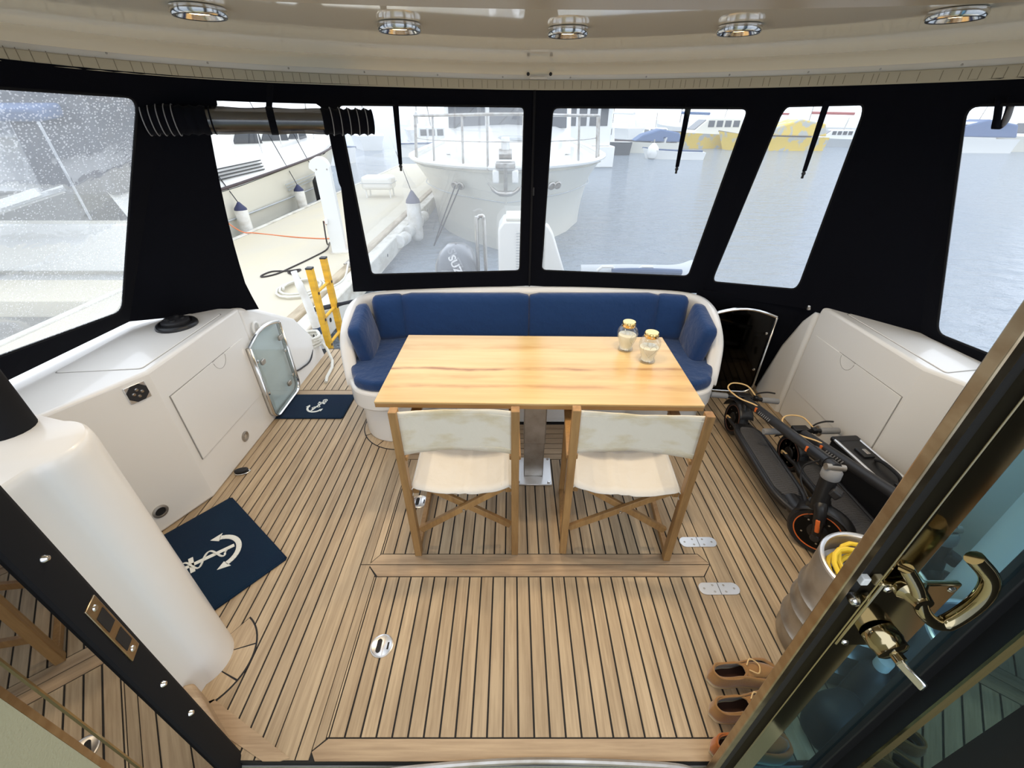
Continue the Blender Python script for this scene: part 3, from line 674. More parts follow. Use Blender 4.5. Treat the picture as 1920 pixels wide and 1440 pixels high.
def qp(i, s, t, off=.03):
    return quad(i, s, t) + Vector((0, -off, 0))
strap(qp(3, .299, .045), qp(3, .308, .331), 'black tie strap hanging over the left bench window')
strap(qp(4, .69, .05), qp(4, .698, .342), 'black tie strap hanging over the right bench window')
strap(qp(5, .569, .05), qp(5, .581, .34), 'black tie strap hanging over the narrow corner window')
t = thing('strap_loop', 'black webbing loop hanging at the top of the starboard window', 'strap', qp(7, .15, .13), world=True)
a, b = qp(7, .128, .05), qp(7, .165, .05); lo_ = qp(7, .135, .14)
pts = cr([a, a.lerp(lo_, .6), lo_, lo_.lerp(b, .35) + Vector((.02, 0, -.005)), b], 6)
mb = MB(); mb.grid([[p + Vector((-.012, 0, 0)) for p in pts], [p + Vector((.012, -.01, 0)) for p in pts]]); mb.build('webbing', 'canvas', t, solid=.004, smooth=60)
# ================================================================ BENCH
CX = .13
def mir(pts): return [(2 * CX - p[0],) + tuple(p[1:]) for p in reversed(pts)]
bench = thing('bench', 'white moulded U shaped cockpit bench with curved front', 'bench', (CX, 2.7, 0), world=True)
lobe = cr([(-1.085, 2.60, 0), (-1.085, 2.42, 0), (-1.0, 2.25, 0), (-.86, 2.185, 0), (-.72, 2.215, 0), (-.62, 2.32, 0), (-.56, 2.42, 0)], 5)
half = [(-1.05, 2.95)] + [(p.x, p.y) for p in lobe]
outl = half + mir(half)
def inset(poly, k): 
    return [(CX + (p[0] - CX) * (1 - k * .8), 2.7 + (p[1] - 2.7) * (1 - k * 1.6)) for p in poly]
MB().prism(inset(outl, .045), 0, .30).build('plinth', 'gelcoat', bench, bevel=.012)
MB().prism(outl, .275, .42).build('seat_pan', 'gelcoat', bench, bevel=.02, seg=3)
hp = [(-1.045, 2.37, .43), (-1.07, 2.43, .53), (-1.095, 2.52, .655), (-1.105, 2.66, .745), (-1.105, 2.80, .775), (-1.07, 2.92, .785), (-.95, 2.985, .79), (-.7, 3.0, .80), (CX - .3, 3.02, .81)]
path = cr(hp + mir(hp), 5); rows = []
for i, p in enumerate(path):
    tg = path[min(i + 1, len(path) - 1)] - path[max(i - 1, 0)]; tg.z = 0; tg.normalize(); o_ = Vector((-tg.y, tg.x, 0)); w = .042; b0 = Vector((p.x, p.y, min(p.z - .04, .29 + max(0, .60 - p.z) * .5))); tp = Vector((p.x, p.y, p.z))
    rows.append([b0 - o_ * w, tp - o_ * w - Vector((0, 0, .035)), tp - o_ * w * .7 - Vector((0, 0, .008)), tp, tp + o_ * w * .7 - Vector((0, 0, .008)), tp + o_ * w - Vector((0, 0, .035)), b0 + o_ * w])
mb = MB(); mb.grid(rows); n = len(mb.v); mb.f.append(tuple(range(7))); mb.f.append(tuple(range(n - 7, n))); mb.build('backrest_shell', 'gelcoat', bench, smooth=60)
MB().obox((.06, 2.43, .15), (.9, .012, .2)).build('front_panel', 'gelcoat', bench, bevel=.004)
# cushions
def seatc(poly, label): MB().prism(poly, .42, .492).build('seat_cushion', 'navy', label=label, cat='cushion', group='navy seat cushions of the bench', bevel=.03, seg=4, smooth=60)
lc = [(p[0] + .02 if p[0] < -1 else p[0], p[1] + .015) for p in half[1:]]
lsc = [(-1.04, 2.86)] + lc + [(-.50, 2.45), (-.50, 2.86)]
seatc(lsc, 'navy rounded seat cushion at the left end of the bench')
seatc(mir(lsc), 'navy rounded seat cushion at the right end of the bench')
seatc(rpoly([(-.485, 2.44), (.745, 2.44), (.745, 2.86), (-.485, 2.86)], .03), 'navy long seat cushion in the middle of the bench')
tl = rotm('X', -9)
G = 'navy back cushions of the bench'
cushion('back_cushion', (-.337, 2.895, .635), (.93, .12, .335), tl, label='navy long back cushion on the left half of the bench', group=G, n=12)
cushion('back_cushion', (.592, 2.895, .635), (.945, .12, .335), tl, label='navy long back cushion on the right half of the bench', group=G, n=12)
cushion('back_cushion', (-.885, 2.875, .635), (.225, .12, .33), rotm('Z', 12) @ tl, label='navy short back cushion at the left back corner', group=G)
cushion('back_cushion', (1.145, 2.875, .635), (.225, .12, .33), rotm('Z', -12) @ tl, label='navy short back cushion at the right back corner', group=G)
cushion('arm_cushion', (-1.01, 2.645, .60), (.10, .37, .32), rotm('Z', 4) @ rotm('Y', -8) @ rotm('X', 8), label='navy arm cushion leaning on the left arm of the bench', group=G)
cushion('arm_cushion', (1.27, 2.645, .60), (.10, .37, .32), rotm('Z', -4) @ rotm('Y', 8) @ rotm('X', 8), label='navy arm cushion leaning on the right arm of the bench', group=G)
# ================================================================ TABLE
tb = thing('table', 'rectangular light wooden table on a single grey metal column', 'table', (.131, 1.985, 0), R(-1.2))
MB().obox((0, 0, .7335), (1.55, .72, .013)).build('tabletop', 'table_wood', tb, bevel=.003)
MB().obox((0, 0, .7165), (1.548, .718, .021)).build('edge_band', 'table_edge', tb, bevel=.002)
MB().box(-.062, .064, -.1, .01, .27, .706).build('upper_column', 'steel_dull', tb, bevel=.006)
MB().box(-.058, .060, -.096, .006, .012, .28).build('lower_column', 'steel_dull', tb, bevel=.006)
bp_ = MB().box(-.108, .112, -.165, .07, .0015, .013).build('base_plate', 'steel_brushed', tb, bevel=.002)
for x in (-.09, .094):
    for y in (-.148, .053): MB().lathe([(.009, 0), (.009, .005), (.005, .008), (0, .008)], 10, (x, y, .013)).build('bolt', 'steel', bp_)
# ================================================================ DIRECTOR CHAIRS
def chair(loc, rz, label, w=.49):
    t = thing('folding_chair', label, 'chair', loc, rz, group='folding chairs at the table'); h = w / 2; d = .40
    for s_ in (-1, 1):
        x = s_ * h
        MB().bar((x, 0, 0), (x, 0, .895), .034, .040, (0, 1, 0)).build('back_post', 'chair_wood', t, bevel=.003)
        MB().bar((x, d, .0), (x, d - .01, .62), .030, .038, (0, 1, 0)).build('front_leg', 'chair_wood', t, bevel=.003)
        MB().bar((x, .0, .635), (x, d + .04, .635), .05, .024).build('armrest', 'chair_wood', t, bevel=.004)
        MB().bar((x + .0, .02, .03), (x + .0, d, .03), .026, .03).build('runner', 'chair_wood', t, bevel=.003)
        MB().bar((x - s_ * .03, .02, .424), (x - s_ * .03, d + .02, .424), .028, .034).build('seat_rail', 'chair_wood', t, bevel=.003)
    for y in (.045, d - .05):
        for s_ in (-1, 1):
            MB().bar((s_ * (h - .02), y + s_ * .011, .14), (-s_ * (h - .05), y + s_ * .011, .43), .020, .034).build('cross_brace', 'chair_wood', t, bevel=.003)
        MB().lathe([(0, .008), (.007, .006), (.009, 0)], 10, (0, y - .021, .285), frame_to((0, -1, 0))).build('pivot_bolt', 'steel', t)
    N_ = 28; rows = []
    for j in range(9):
        y = .005 + (d + .02) * j / 8; row = []
        for i in range(N_ + 1):
            f = -1 + 2 * i / N_; sag = .045 * (1 - f * f) ** .8 - .007 * math.exp(-((f + .16) * 14) ** 2) - .006 * math.exp(-((f - .05 - y * .25) * 16) ** 2) + .006 * noise.noise(Vector((f * 3 + loc[0] * 5, y * 6, loc[1])))
            row.append((f * (h - .026), y, .458 - sag))
        rows.append(row)
    mb = MB().grid(rows)
    for s_ in (-1, 1): mb.grid([[(s_ * (h - .026), .005 + (d + .02) * j / 8, .458) for j in range(9)], [(s_ * (h - .012), .005 + (d + .02) * j / 8, .44) for j in range(9)], [(s_ * (h - .016), .005 + (d + .02) * j / 8, .405) for j in range(9)]])
    mb.build('seat_sling', 'sling_seat', t, smooth=70, solid=.004)
    rows = []; dip = .014 if loc[0] < 0 else .034
    def bp3(f, z, j_): return (f * (h - .012), -.006 + .034 * (1 - f * f) + .008 * noise.noise(Vector((f * 2.5 + loc[0] * 3, z * 5, 3))) * (1 - f ** 4), z - dip * (1 - abs(f) ** 1.6) * (1 - j_) ** 1.5)
    for j in range(11):
        z = .888 - .225 * j / 10; rows.append([bp3(-1 + 2 * i / N_, z, j / 10) for i in range(N_ + 1)])
    mb = MB().grid(rows)
    bk = mb.build('back_sling', 'sling', t, smooth=70, solid=.003)
    for zz in (.862, .690):
        pts = [tuple(Vector(bp3(-1 + 2 * i / N_, zz, (.888 - zz) / .225)) + Vector((0, -.0022, 0))) for i in range(N_ + 1)]
        MB().tube(pts, .0018, 5).build('hem_seam', 'sling', bk)
    return t
chair((-.229, 1.362, .0015), R(0.8), 'folding wooden chair with stained cream canvas, left of the pair', .485)
chair((.515, 1.352, .0015), R(-4.5), 'folding wooden chair with cream canvas, nearer the scooters', .515)
# ================================================================ CANDLE JARS
def jar(loc, rz, label, lvl):
    t = thing('candle_jar', label, 'candle', loc, rz, group='glass candle jars on the table')
    prof = [(.040, 0), (.043, .004), (.043, .012), (.036, .022), (.035, .03), (.044, .055), (.054, .085), (.057, .108), (.054, .128), (.044, .143), (.036, .15), (.034, .157)]
    MB().lathe(prof, 32).build('glass_body', 'jar_glass', t, smooth=60)
    MB().lathe([(0, .010), (.032, .012), (.030, .03), (.038, .055), (.048, .085), (.0505 if lvl > .1 else .049, lvl), (0, lvl + .002)], 28).build('wax', 'wax', t, smooth=50)
    MB().lathe([(.0, .176), (.034, .176), (.037, .172), (.037, .150), (.034, .146)], 28).build('lid', 'gold', t, smooth=40)
    for k in range(8): MB().lathe([(0, .002), (.0035, 0)], 8, (.0372 * math.cos(k * PI / 4), .0372 * math.sin(k * PI / 4), .157), frame_to((math.cos(k * PI / 4), math.sin(k * PI / 4), 0))).build('vent_hole', 'post_white', t)
    h = []
    for k in range(40):
        a = 2 * PI * k / 40; hx = 16 * math.sin(a) ** 3; hz = 13 * math.cos(a) - 5 * math.cos(2 * a) - 2 * math.cos(3 * a) - math.cos(4 * a)
        x = hx * .0021; z = .085 + hz * .0027
        rz_ = max(.036, .057 - abs(z - .105) * .30); h.append((x, -math.sqrt(max(1e-5, rz_ ** 2 - x * x)) - .001, z))
    MB().tube(h, .0016, 6, closed=True).build('heart_relief', 'jar_glass', t)
jar((.650, 2.165, .7401), R(40), 'heart candle jar with gold lid, farther from the table edge', .098)
jar((.738, 2.030, .7401), R(-12), 'heart candle jar with gold lid, nearer the table corner', .090)
# ================================================================ DOOR MATS
def anchor(mb, L):
    """flat anchor pointing along -y (crown at -y); L overall length"""
    k = L
    mb.bar((0, .36 * k, 0), (0, -.42 * k, 0), .07 * k, .004); mb.bar((-.17 * k, .22 * k, 0), (.17 * k, .22 * k, 0), .07 * k, .004)
    pts = [(.34 * k * math.cos(R(a)), -.16 * k + .33 * k * math.sin(R(a)), 0) for a in range(195, 346, 10)]
    for p, q in zip(pts, pts[1:]): mb.bar(p, q, .085 * k, .004)
    for s_ in (-1, 1):
        mb.prism([(s_ * .26 * k, -.22 * k), (s_ * .42 * k, -.30 * k), (s_ * .37 * k, -.10 * k)], -.002, .002)
    rg = [(.085 * k * math.cos(a * PI / 8), .43 * k + .085 * k * math.sin(a * PI / 8), 0) for a in range(17)]
    for p, q in zip(rg, rg[1:]): mb.bar(p, q, .04 * k, .004)
    return mb
def mat_(c, size, rz, label, arz, L, ac):
    t = thing('door_mat', label, 'mat', (c[0], c[1], .0025), rz, group='navy door mats with an anchor')
    MB().prism(rpoly([(-size[0] / 2, -size[1] / 2), (size[0] / 2, -size[1] / 2), (size[0] / 2, size[1] / 2), (-size[0] / 2, size[1] / 2)], .006), 0, .009).build('pile', 'mat_navy', t, bevel=.004)
    e = MB()
    for (a, b) in (((-1, -1), (1, -1)), ((1, -1), (1, 1)), ((1, 1), (-1, 1)), ((-1, 1), (-1, -1))): e.bar((a[0] * size[0] / 2, a[1] * size[1] / 2, .004), (b[0] * size[0] / 2, b[1] * size[1] / 2, .004), .014, .008)
    e.build('border', 'mat_navy', t)
    m = anchor(MB(), L); ra = rotm('Z', arz)
    m.v = [tuple(ra @ Vector(v) + Vector((ac[0], ac[1], .0088))) for v in m.v]; an = m.build('anchor', 'mat_white', t, smooth=0)
    rp = []
    for i in range(60):
        f = i / 59; rp.append(ra @ Vector((.13 * L * math.sin(f * 4 * PI) * (1 if f < .9 else .5), (.42 - .75 * f) * L, .003 * math.cos(f * 8 * PI))) + Vector((ac[0], ac[1], .0105)))
    rb = MB()
    for i in range(0, 58, 1): rb.bar(rp[i], rp[i].lerp(rp[i + 1], .82), .032 * L, .003)
    rb.build('anchor_rope', 'mat_white', an, smooth=0)
mat_((-1.491, 1.379), (.63, .36), R(-38.6), 'navy anchor mat beside the white door moulding', 167, .29, (.01, -.065))
mat_((-1.492, 2.637), (.49, .295), R(0), 'small navy anchor mat in front of the open glass gate', -23, .17, (.017, 0))
# ================================================================ STERN GATES
def gate(loc, rz, W, Hh, label, gm, skip=()):
    """local: x along the gate, z up, gate in the xz plane"""
    t = thing('stern_gate', label, 'gate', loc, rz)
    top = [(x * W, 0, Hh + .05 * math.sin(x * PI)) for x in [i / 10 for i in range(11)]]
    pr_ = [(0, 0, Hh)] + [] ; r = .07
    br_ = [(W, 0, Hh), (W, 0, r)] + [(W - r + r * math.cos(R(a)), 0, r - r * math.sin(R(a))) for a in range(15, 91, 15)] + [(r, 0, 0)] + [(r - r * math.sin(R(a)), 0, r - r * math.cos(R(a))) for a in range(15, 91, 15)] + [(0, 0, Hh)]
    MB().tube(top, .012, 8).build('top_rail', 'steel', t); 
    ed = MB(); ring_ = [(W, 0, Hh)] + br_[1:]
    pp = [Vector(p) for p in br_]
    ed.grid([[p + Vector((0, -.02, 0)) for p in pp], [p + Vector((0, .02, 0)) for p in pp]]); ed.build('frame', 'steel', t, solid=.008, smooth=50)
    gp = [(p[0], p[2]) for p in top] + [(p[0], p[2]) for p in br_[1:-1]]
    MB().prism(gp, -.004, .004, 'y').build('glass', gm, t, smooth=0)
    for (x, z) in ((.035, Hh * .62), (.035, .14), (W - .035, Hh * .8), (W - .035, .2)):
        c_ = MB().lathe([(.0, .010), (.010, .008), (.013, 0), (.013, -.012), (0, -.014)], 12, (x, -.004, z), frame_to((0, -1, 0))).build('glass_clamp', 'steel', t)
    for (x, z) in ((.06, Hh - .1), (.13, .12), (W - .08, Hh - .14)): MB().prism(rpoly([(x - .025, z - .018), (x + .025, z - .018), (x + .025, z + .018), (x - .025, z + .018)], .015), .004, .02, 'y').build('hinge_pad', 'steel_dull', t, bevel=.003)
    return t
gate((-1.715, 2.87, .03), R(-90 + 1), .43, .57, 'open glass stern gate with steel frame beside the port locker', 'gate_glass')
gate((1.42, 2.80, .07), R(-7), .43, .62, 'closed dark glass stern gate between bench and starboard bulwark', 'gate_glass_dark')
MB().lathe([(.0, .06), (.030, .06), (.036, .052), (.036, .0), (.030, -.11), (0, -.11)], 18, (1.50, 2.93, .16), frame_to((.9, -.25, .35))).build('torch', 'can_blue', label='blue capped dark cylinder lying behind the closed gate', cat='canister')
MB().tube([(1.55 + .05 * math.cos(a * PI / 10), 2.87 + .04 * math.sin(a * PI / 10), .03 + .01 * math.sin(a)) for a in range(20)], .010, 8, closed=True).build('cord_coil', 'yellow_cable', label='small yellow cord coil on the deck behind the gate', cat='cord')
# ================================================================ DECK HARDWARE
def hinge(x, y, label):
    t = thing('deck_hinge', label, 'hinge', (x, y, 0), group='oval steel hinges of the deck hatch')
    n = 10; w, h = .066, .030
    op = [(w + h * math.cos(R(a)), h * math.sin(R(a))) for a in range(-90, 91, 15)] + [(-w + h * math.cos(R(a)), h * math.sin(R(a))) for a in range(90, 271, 15)]
    MB().prism(op, .0005, .0045).build('plate', 'steel_brushed', t, bevel=.001)
    MB().box(-.0012, .0012, -.03, .03, .003, .0050).build('hinge_line', 'caulk', t, smooth=0)
    for (a, b) in ((-.07, 0), (.07, 0), (-.026, .016), (.026, .016), (-.026, -.016), (.026, -.016)):
        MB().lathe([(0, .0062), (.004, .006), (.0055, .0042)], 10, (a, b, 0)).build('screw', 'steel_dull', t)
hinge(.968, 1.423, 'oval steel deck hinge just behind the wooden cross boards')
hinge(.972, 1.166, 'oval steel deck hinge just in front of the wooden cross boards')
def pull(x, y, label):
    t = thing('hatch_pull', label, 'handle', (x, y, 0), group='round flush hatch pulls')
    MB().lathe([(0, .0035), (.040, .0035), (.043, .0055), (.047, .004), (.048, 0)], 32).build('ring', 'steel_brushed', t, smooth=40)
    MB().prism([(-.012 + .010 * math.cos(R(a)), .018 + .010 * math.sin(R(a))) for a in range(0, 181, 20)] + [(-.012 + .010 * math.cos(R(a)), -.018 + .010 * math.sin(R(a))) for a in range(180, 361, 20)], .0036, .0042).build('finger_slot', 'caulk', t, smooth=0)
    MB().box(.022, .029, -.014, .014, .0036, .0042).build('key_slot', 'caulk', t, smooth=0)
    MB().box(.0065, .0085, -.038, .038, .0036, .004).build('flap_line', 'steel_dull', t, smooth=0)
pull(-.545, .912, 'round flush hatch pull in the front floor hatch')
pull(-.531, 1.697, 'round flush hatch pull behind the left chair')
ds = thing('door_stop', 'small black and chrome door stop at the foot of the port locker', 'door stop', (-1.672, 1.93, .001), R(20), world=False)
MB().prism([(.045 * math.cos(R(a)), .024 * math.sin(R(a))) for a in range(0, 360, 20)], 0, .010).build('base', 'steel', ds, bevel=.003)
MB().prism([(.040 * math.cos(R(a)) - .004, .020 * math.sin(R(a))) for a in range(0, 360, 20)], .010, .032).build('rubber_pad', 'rubber', ds, bevel=.008)
wc = thing('winch_cover', 'black round ribbed cover on top of the port locker', 'cover', (-1.93, 2.245, .853))
MB().lathe([(.105, 0), (.105, .012), (.098, .022), (.085, .026), (.08, .02), (.0, .02)], 36).build('flange', 'plastic_black', wc, smooth=40)
MB().lathe([(.07, .02), (.07, .034), (.06, .042), (.0, .044)], 32).build('cap', 'plastic_dark', wc, smooth=40)
for a in (20, 110, 200, 290): MB().lathe([(.014, .04), (.013, .05), (0, .052)], 14, (.038 * math.cos(R(a)), .038 * math.sin(R(a)), 0)).build('knob', 'plastic_black', wc)
# mooring rope, cable and pole at the stern
pl = thing('mooring_pole', 'white capped pole with a blue band leaning at the stern', 'pole', (-1.78, 3.62, -.3), world=True)
MB().tube([(-1.80, 3.62, -.35), (-1.82, 3.62, .14)], .032, 14).build('lower_tube', 'post_white', pl)
MB().tube([(-1.82, 3.62, .14), (-1.823, 3.62, .22)], .034, 14).build('band', 'pole_blue', pl)
MB().tube(cr([(-1.823, 3.62, .21), (-1.85, 3.63, .45), (-1.89, 3.65, .62), (-1.92, 3.68, .72)], 5), [.036] * 6 + [.034] * 5 + [.026] * 5, 12).build('wrapped_top', 'fender_white', pl)
rp_ = MB(); pts = []
for i in range(110):
    a = i * .42; pts.append((-1.79 + .075 * math.cos(a) + .01 * math.sin(i * 1.7), 3.40 + .10 * math.sin(a), .155 + i * .0006 + .02 * math.sin(a * .37)))
rp_.tube(pts + [(-1.66, 3.38, .11), (-1.60, 3.30, .03), (-1.57, 3.2, .02), (-1.56, 3.05, .015), (-1.54, 2.97, .012)], .013, 8)
rp_.build('mooring_rope', 'rope', label='pale mooring rope heaped on the stern cleat', cat='rope')
MB().tube(cr([(-1.80, 3.5, .20), (-1.76, 3.36, .18), (-1.735, 3.2, .10), (-1.73, 3.02, .12), (-1.73, 2.88, .16)], 6), .007, 6).build('shore_cable', 'plastic_dark', label='thin grey cable running down the inside of the port bulwark', cat='cable')
MB().tube([(-1.728, 2.62 + .035 * math.cos(a * PI / 8), .66 + .045 * math.sin(a * PI / 8)) for a in range(16)], .009, 8, closed=True).build('rope_eye', 'post_white', label='small white oval eye plate on the port bulwark', cat='eye plate')
MB().box(1.93, 1.965, 2.60, 2.63, .80, .835).build('gate_catch', 'steel', label='tiny steel catch on the edge of the starboard bulwark', cat='catch', bevel=.006)
# ================================================================ ELECTRIC SCOOTERS (folded)
def wheel(par, x, z, r, sm='orange', sr=.003):
    q = frame_to((0, 1, 0)); c = (x, 0, z)
    w = MB().lathe([(r * .74, -.024), (r * .90, -.028), (r * .985, -.016), (r, 0), (r * .985, .016), (r * .90, .028), (r * .74, .024)], 40, c, q).build('wheel', 'rubber', par, smooth=50)
    MB().lathe([(0, -.026), (r * .3, -.028), (r * .36, -.022), (r * .72, -.02), (r * .75, -.024)], 36, c, q).build('hub_disc', 'plastic_black', w, smooth=40)
    MB().lathe([(0, .026), (r * .3, .028), (r * .36, .022), (r * .72, .02), (r * .75, .024)], 36, c, q).build('hub_disc', 'plastic_black', w, smooth=40)
    for s_ in (-1, 1):
        MB().tube([(x + r * .75 * math.cos(a * PI / 20), s_ * .0255, z + r * .75 * math.sin(a * PI / 20)) for a in range(40)], sr, 6, closed=True).build('rim_stripe', sm, w)
        for a in range(5): MB().lathe([(0, .004), (.005, .003), (.006, 0)], 8, (x + r * .52 * math.cos(a * 1.2566), s_ * .021, z + r * .52 * math.sin(a * 1.2566)), frame_to((0, s_, 0))).build('hub_bolt', 'steel_dull', w)
def scooter(loc, rz, label):
    """local: +x towards the front wheel, rear wheel at the origin"""
    t = thing('electric_scooter', label, 'scooter', loc, rz, group='folded electric scooters')
    wheel(t, 0, .122, .118, 'rim_dim', .0016)
    def steer(v): d = Vector((v.x - .89, v.y, 0)); d.rotate(Matrix.Rotation(R(48), 3, 'Z')); return Vector((.89 + d.x, d.y, v.z))
    XF[0] = steer; wheel(t, .955, .138, .136); XF[0] = None
    # deck
    op = rpoly([(.10, -.055), (.20, -.082), (.70, -.082), (.80, -.05), (.80, .05), (.70, .082), (.20, .082), (.10, .055)], .03, 4)
    MB().prism(op, .105, .158).build('deck', 'plastic_black', t, bevel=.014, seg=3)
    ip = rpoly([(.15, -.045), (.21, -.066), (.68, -.066), (.745, -.035), (.745, .035), (.68, .066), (.21, .066), (.15, .045)], .025, 4)
    dm = MB().prism(ip, .156, .163).build('deck_mat', 'deck_grip', t, bevel=.002)
    rb = MB()
    for i in range(34):
        x = .175 + i * .0165
        for s_ in (-1, 1): rb.bar((x, s_ * .004, .1632), (x + .012, s_ * .052, .1632), .004, .002)
    rb.build('mat_ribs', 'deck_grip', dm, smooth=0, kind='stuff')
    for s_ in (-1, 1):
        MB().tube(cr([(.0, s_ * .05, .122), (.06, s_ * .055, .128), (.13, s_ * .06, .14), (.22, s_ * .082, .15), (.5, s_ * .085, .152), (.70, s_ * .082, .152), (.80, s_ * .05, .15), (.86, s_ * .03, .16)], 5), .012, 8).build('side_rail', 'plastic_dark', t, smooth=60)
        MB().obox((-.0, s_ * .052, .122), (.05, .014, .022), rotm('Y', -12)).build('reflector', 'cable_tan' if s_ < 0 else 'plastic_dark', t, bevel=.004)
    # rear mudguard
    rows = []
    for k in range(13):
        a = R(35 + k * 11); rr = .138
        rows.append([(rr * math.cos(a), y, .122 + rr * math.sin(a) - abs(y) * .25) for y in (-.045, -.03, 0, .03, .045)])
    MB().grid(rows).build('rear_mudguard', 'plastic_dark', t, solid=.005, smooth=70)
    MB().tube([(.09, 0, .18), (.03, 0, .262)], .026, 12).build('fender_hook', 'plastic_black', t)
    # neck, fork and steering tube
    MB().tube(cr([(.74, 0, .135), (.83, 0, .145), (.875, 0, .20), (.885, 0, .27)], 5), [.045] * 6 + [.040] * 5 + [.036] * 5, 14).build('neck', 'plastic_black', t, smooth=70)
    MB().tube([(.905, 0, .255), (.865, 0, .425)], .036, 18).build('steering_tube', 'plastic_black', t)
    XF[0] = steer
    for s_ in (-1, 1):
        MB().tube(cr([(.893, 0, .30), (.915, s_ * .04, .27), (.935, s_ * .05, .21), (.955, s_ * .048, .128)], 5), [.03] * 5 + [.027] * 6 + [.022] * 5, 12).build('fork_leg', 'plastic_black', t, smooth=70)
        MB().obox((.937, s_ * .072, .205), (.020, .012, .075), rotm('Y', -18)).build('fork_reflector', 'orange', t, bevel=.008)
        MB().lathe([(.021, 0), (.021, .016), (.017, .02), (0, .021)], 14, (.955, s_ * .05, .128), frame_to((0, s_, 0))).build('axle_cap', 'plastic_dark', t)
    rows = []
    for k in range(12):
        a = R(20 + k * 11.5); rr = .152
        rows.append([(.955 + rr * math.cos(a), y, .128 + rr * math.sin(a) - abs(y) * .25) for y in (-.04, -.025, 0, .025, .04)])
    MB().grid(rows).build('front_mudguard', 'plastic_black', t, solid=.005, smooth=70)
    MB().obox((.925, -.0, .375), (.05, .05, .045), rotm('Y', 20)).build('headlight', 'plastic_dark', t, bevel=.01)
    XF[0] = None
    # folding joint and folded stem
    MB().lathe([(.036, 0), (.042, .01), (.042, .045), (.034, .055)], 20, (.868, 0, .42), frame_to((-.2, 0, 1))).build('fold_collar', 'grip_grey', t, smooth=50)
    MB().tube([(.86, -.045, .485), (.86, .045, .485)], .016, 12).build('fold_pin', 'steel_dull', t)
    a, b = Vector((.87, 0, .485)), Vector((.02, 0, .285))
    MB().tube([a, b], .027, 18).build('stem', 'plastic_dark', t)
    MB().tube([a.lerp(b, .06), a.lerp(b, .2)], .0315, 18).build('stem_sleeve', 'plastic_black', t)
    for f in (.21, .80): MB().obox(a.lerp(b, f) + Vector((0, -.024, .004)), (.014, .012, .026), rotm('Y', -13)).build('stem_band', 'orange', t)
    dn = (a - b).normalized(); marks = MB()
    for k in range(7):
        c0 = a.lerp(b, .62 + k * .022) + Vector((0, -.0275, .002)); marks.bar(c0 + Vector((.004, 0, .010)), c0 + Vector((-.004, 0, -.010)), .002, .006)
    marks.build('stem_marking', 'grip_grey', t, smooth=0)
    # handlebar
    hb = Vector((-.01, 0, .285))
    MB().tube([hb + Vector((0, -.13, 0)), hb + Vector((0, .13, 0))], .014, 12).build('handlebar', 'plastic_black', t)
    for s_ in (-1, 1): MB().tube([hb + Vector((0, s_ * .115, 0)), hb + Vector((0, s_ * .12, 0)), hb + Vector((.0, s_ * .225, .0)), hb + Vector((.0, s_ * .228, .0))], [.016, .019, .019, .015], 14).build('grip', 'grip_grey', t)
    MB().obox(hb + Vector((.01, .07, .012)), (.035, .03, .03)).build('lever_clamp', 'plastic_black', t, bevel=.005)
    MB().tube(cr([hb + Vector((-.01, .06, .02)), hb + Vector((-.03, .1, .03)), hb + Vector((-.045, .16, .035)), hb + Vector((-.05, .215, .03))], 4), .0055, 6).build('brake_lever', 'plastic_black', t)
    MB().obox(hb + Vector((-.012, 0, .008)), (.05, .09, .022)).build('display', 'plastic_black', t, bevel=.006)
    MB().tube(cr([hb + Vector((-.0, .07, .02)), hb + Vector((-.06, .02, .06)), hb + Vector((-.06, -.08, .07)), hb + Vector((.0, -.13, .06)), hb + Vector((.09, -.09, .05)), hb + Vector((.16, -.02, .055)), hb + Vector((.25, .02, .06))], 6), .0045, 6).build('brake_cable', 'cable_tan', t)
    MB().tube(cr([(.80, -.03, .47), (.77, -.06, .40), (.80, -.06, .33), (.87, -.045, .29)], 5), .005, 6).build('motor_cable', 'rubber', t)
    return t
s1 = scooter((1.525, 2.33, .002), R(-89), 'folded black electric scooter nearer the table, front wheel by the keg')
s1.rotation_euler = (R(-5), 0, R(-93.5)); copy_tree(s1, (1.725, 1.975, .002), R(-89), 'folded black electric scooter against the starboard locker, beside the case')
# ================================================================ CASE, KEG, SHOES
cs = thing('tool_case', 'black case with aluminium edges standing by the starboard locker', 'case', (1.90, 1.56, .002), R(4))
MB().box(-.075, .068, -.30, .30, .0, .345).build('shell', 'plastic_black', cs, bevel=.006)
for x in (-.072, .064):
    for z in (.008, .340): MB().tube([(x, -.28, z), (x, .28, z)], .0095, 10).build('edge_trim', 'steel_brushed', cs)
for y in (-.285, .285): MB().obox((-.003, y, .335), (.155, .05, .03)).build('corner', 'plastic_black', cs, bevel=.01)
for y in (-.10, .16):
    l_ = MB().obox((0.0, y, .35), (.06, .075, .014)).build('latch', 'plastic_black', cs, bevel=.004); MB().obox((.005, y, .3585), (.02, .04, .006)).build('latch_tongue', 'steel_dull', l_, bevel=.002)
MB().tube(cr([(.01, -.06, .352), (.01, -.03, .372), (.01, .06, .372), (.01, .10, .352)], 5), .009, 8).build('handle', 'plastic_black', cs)
MB().box(.035, .055, -.26, -.02, .346, .350).build('top_strip', 'steel_brushed', cs)
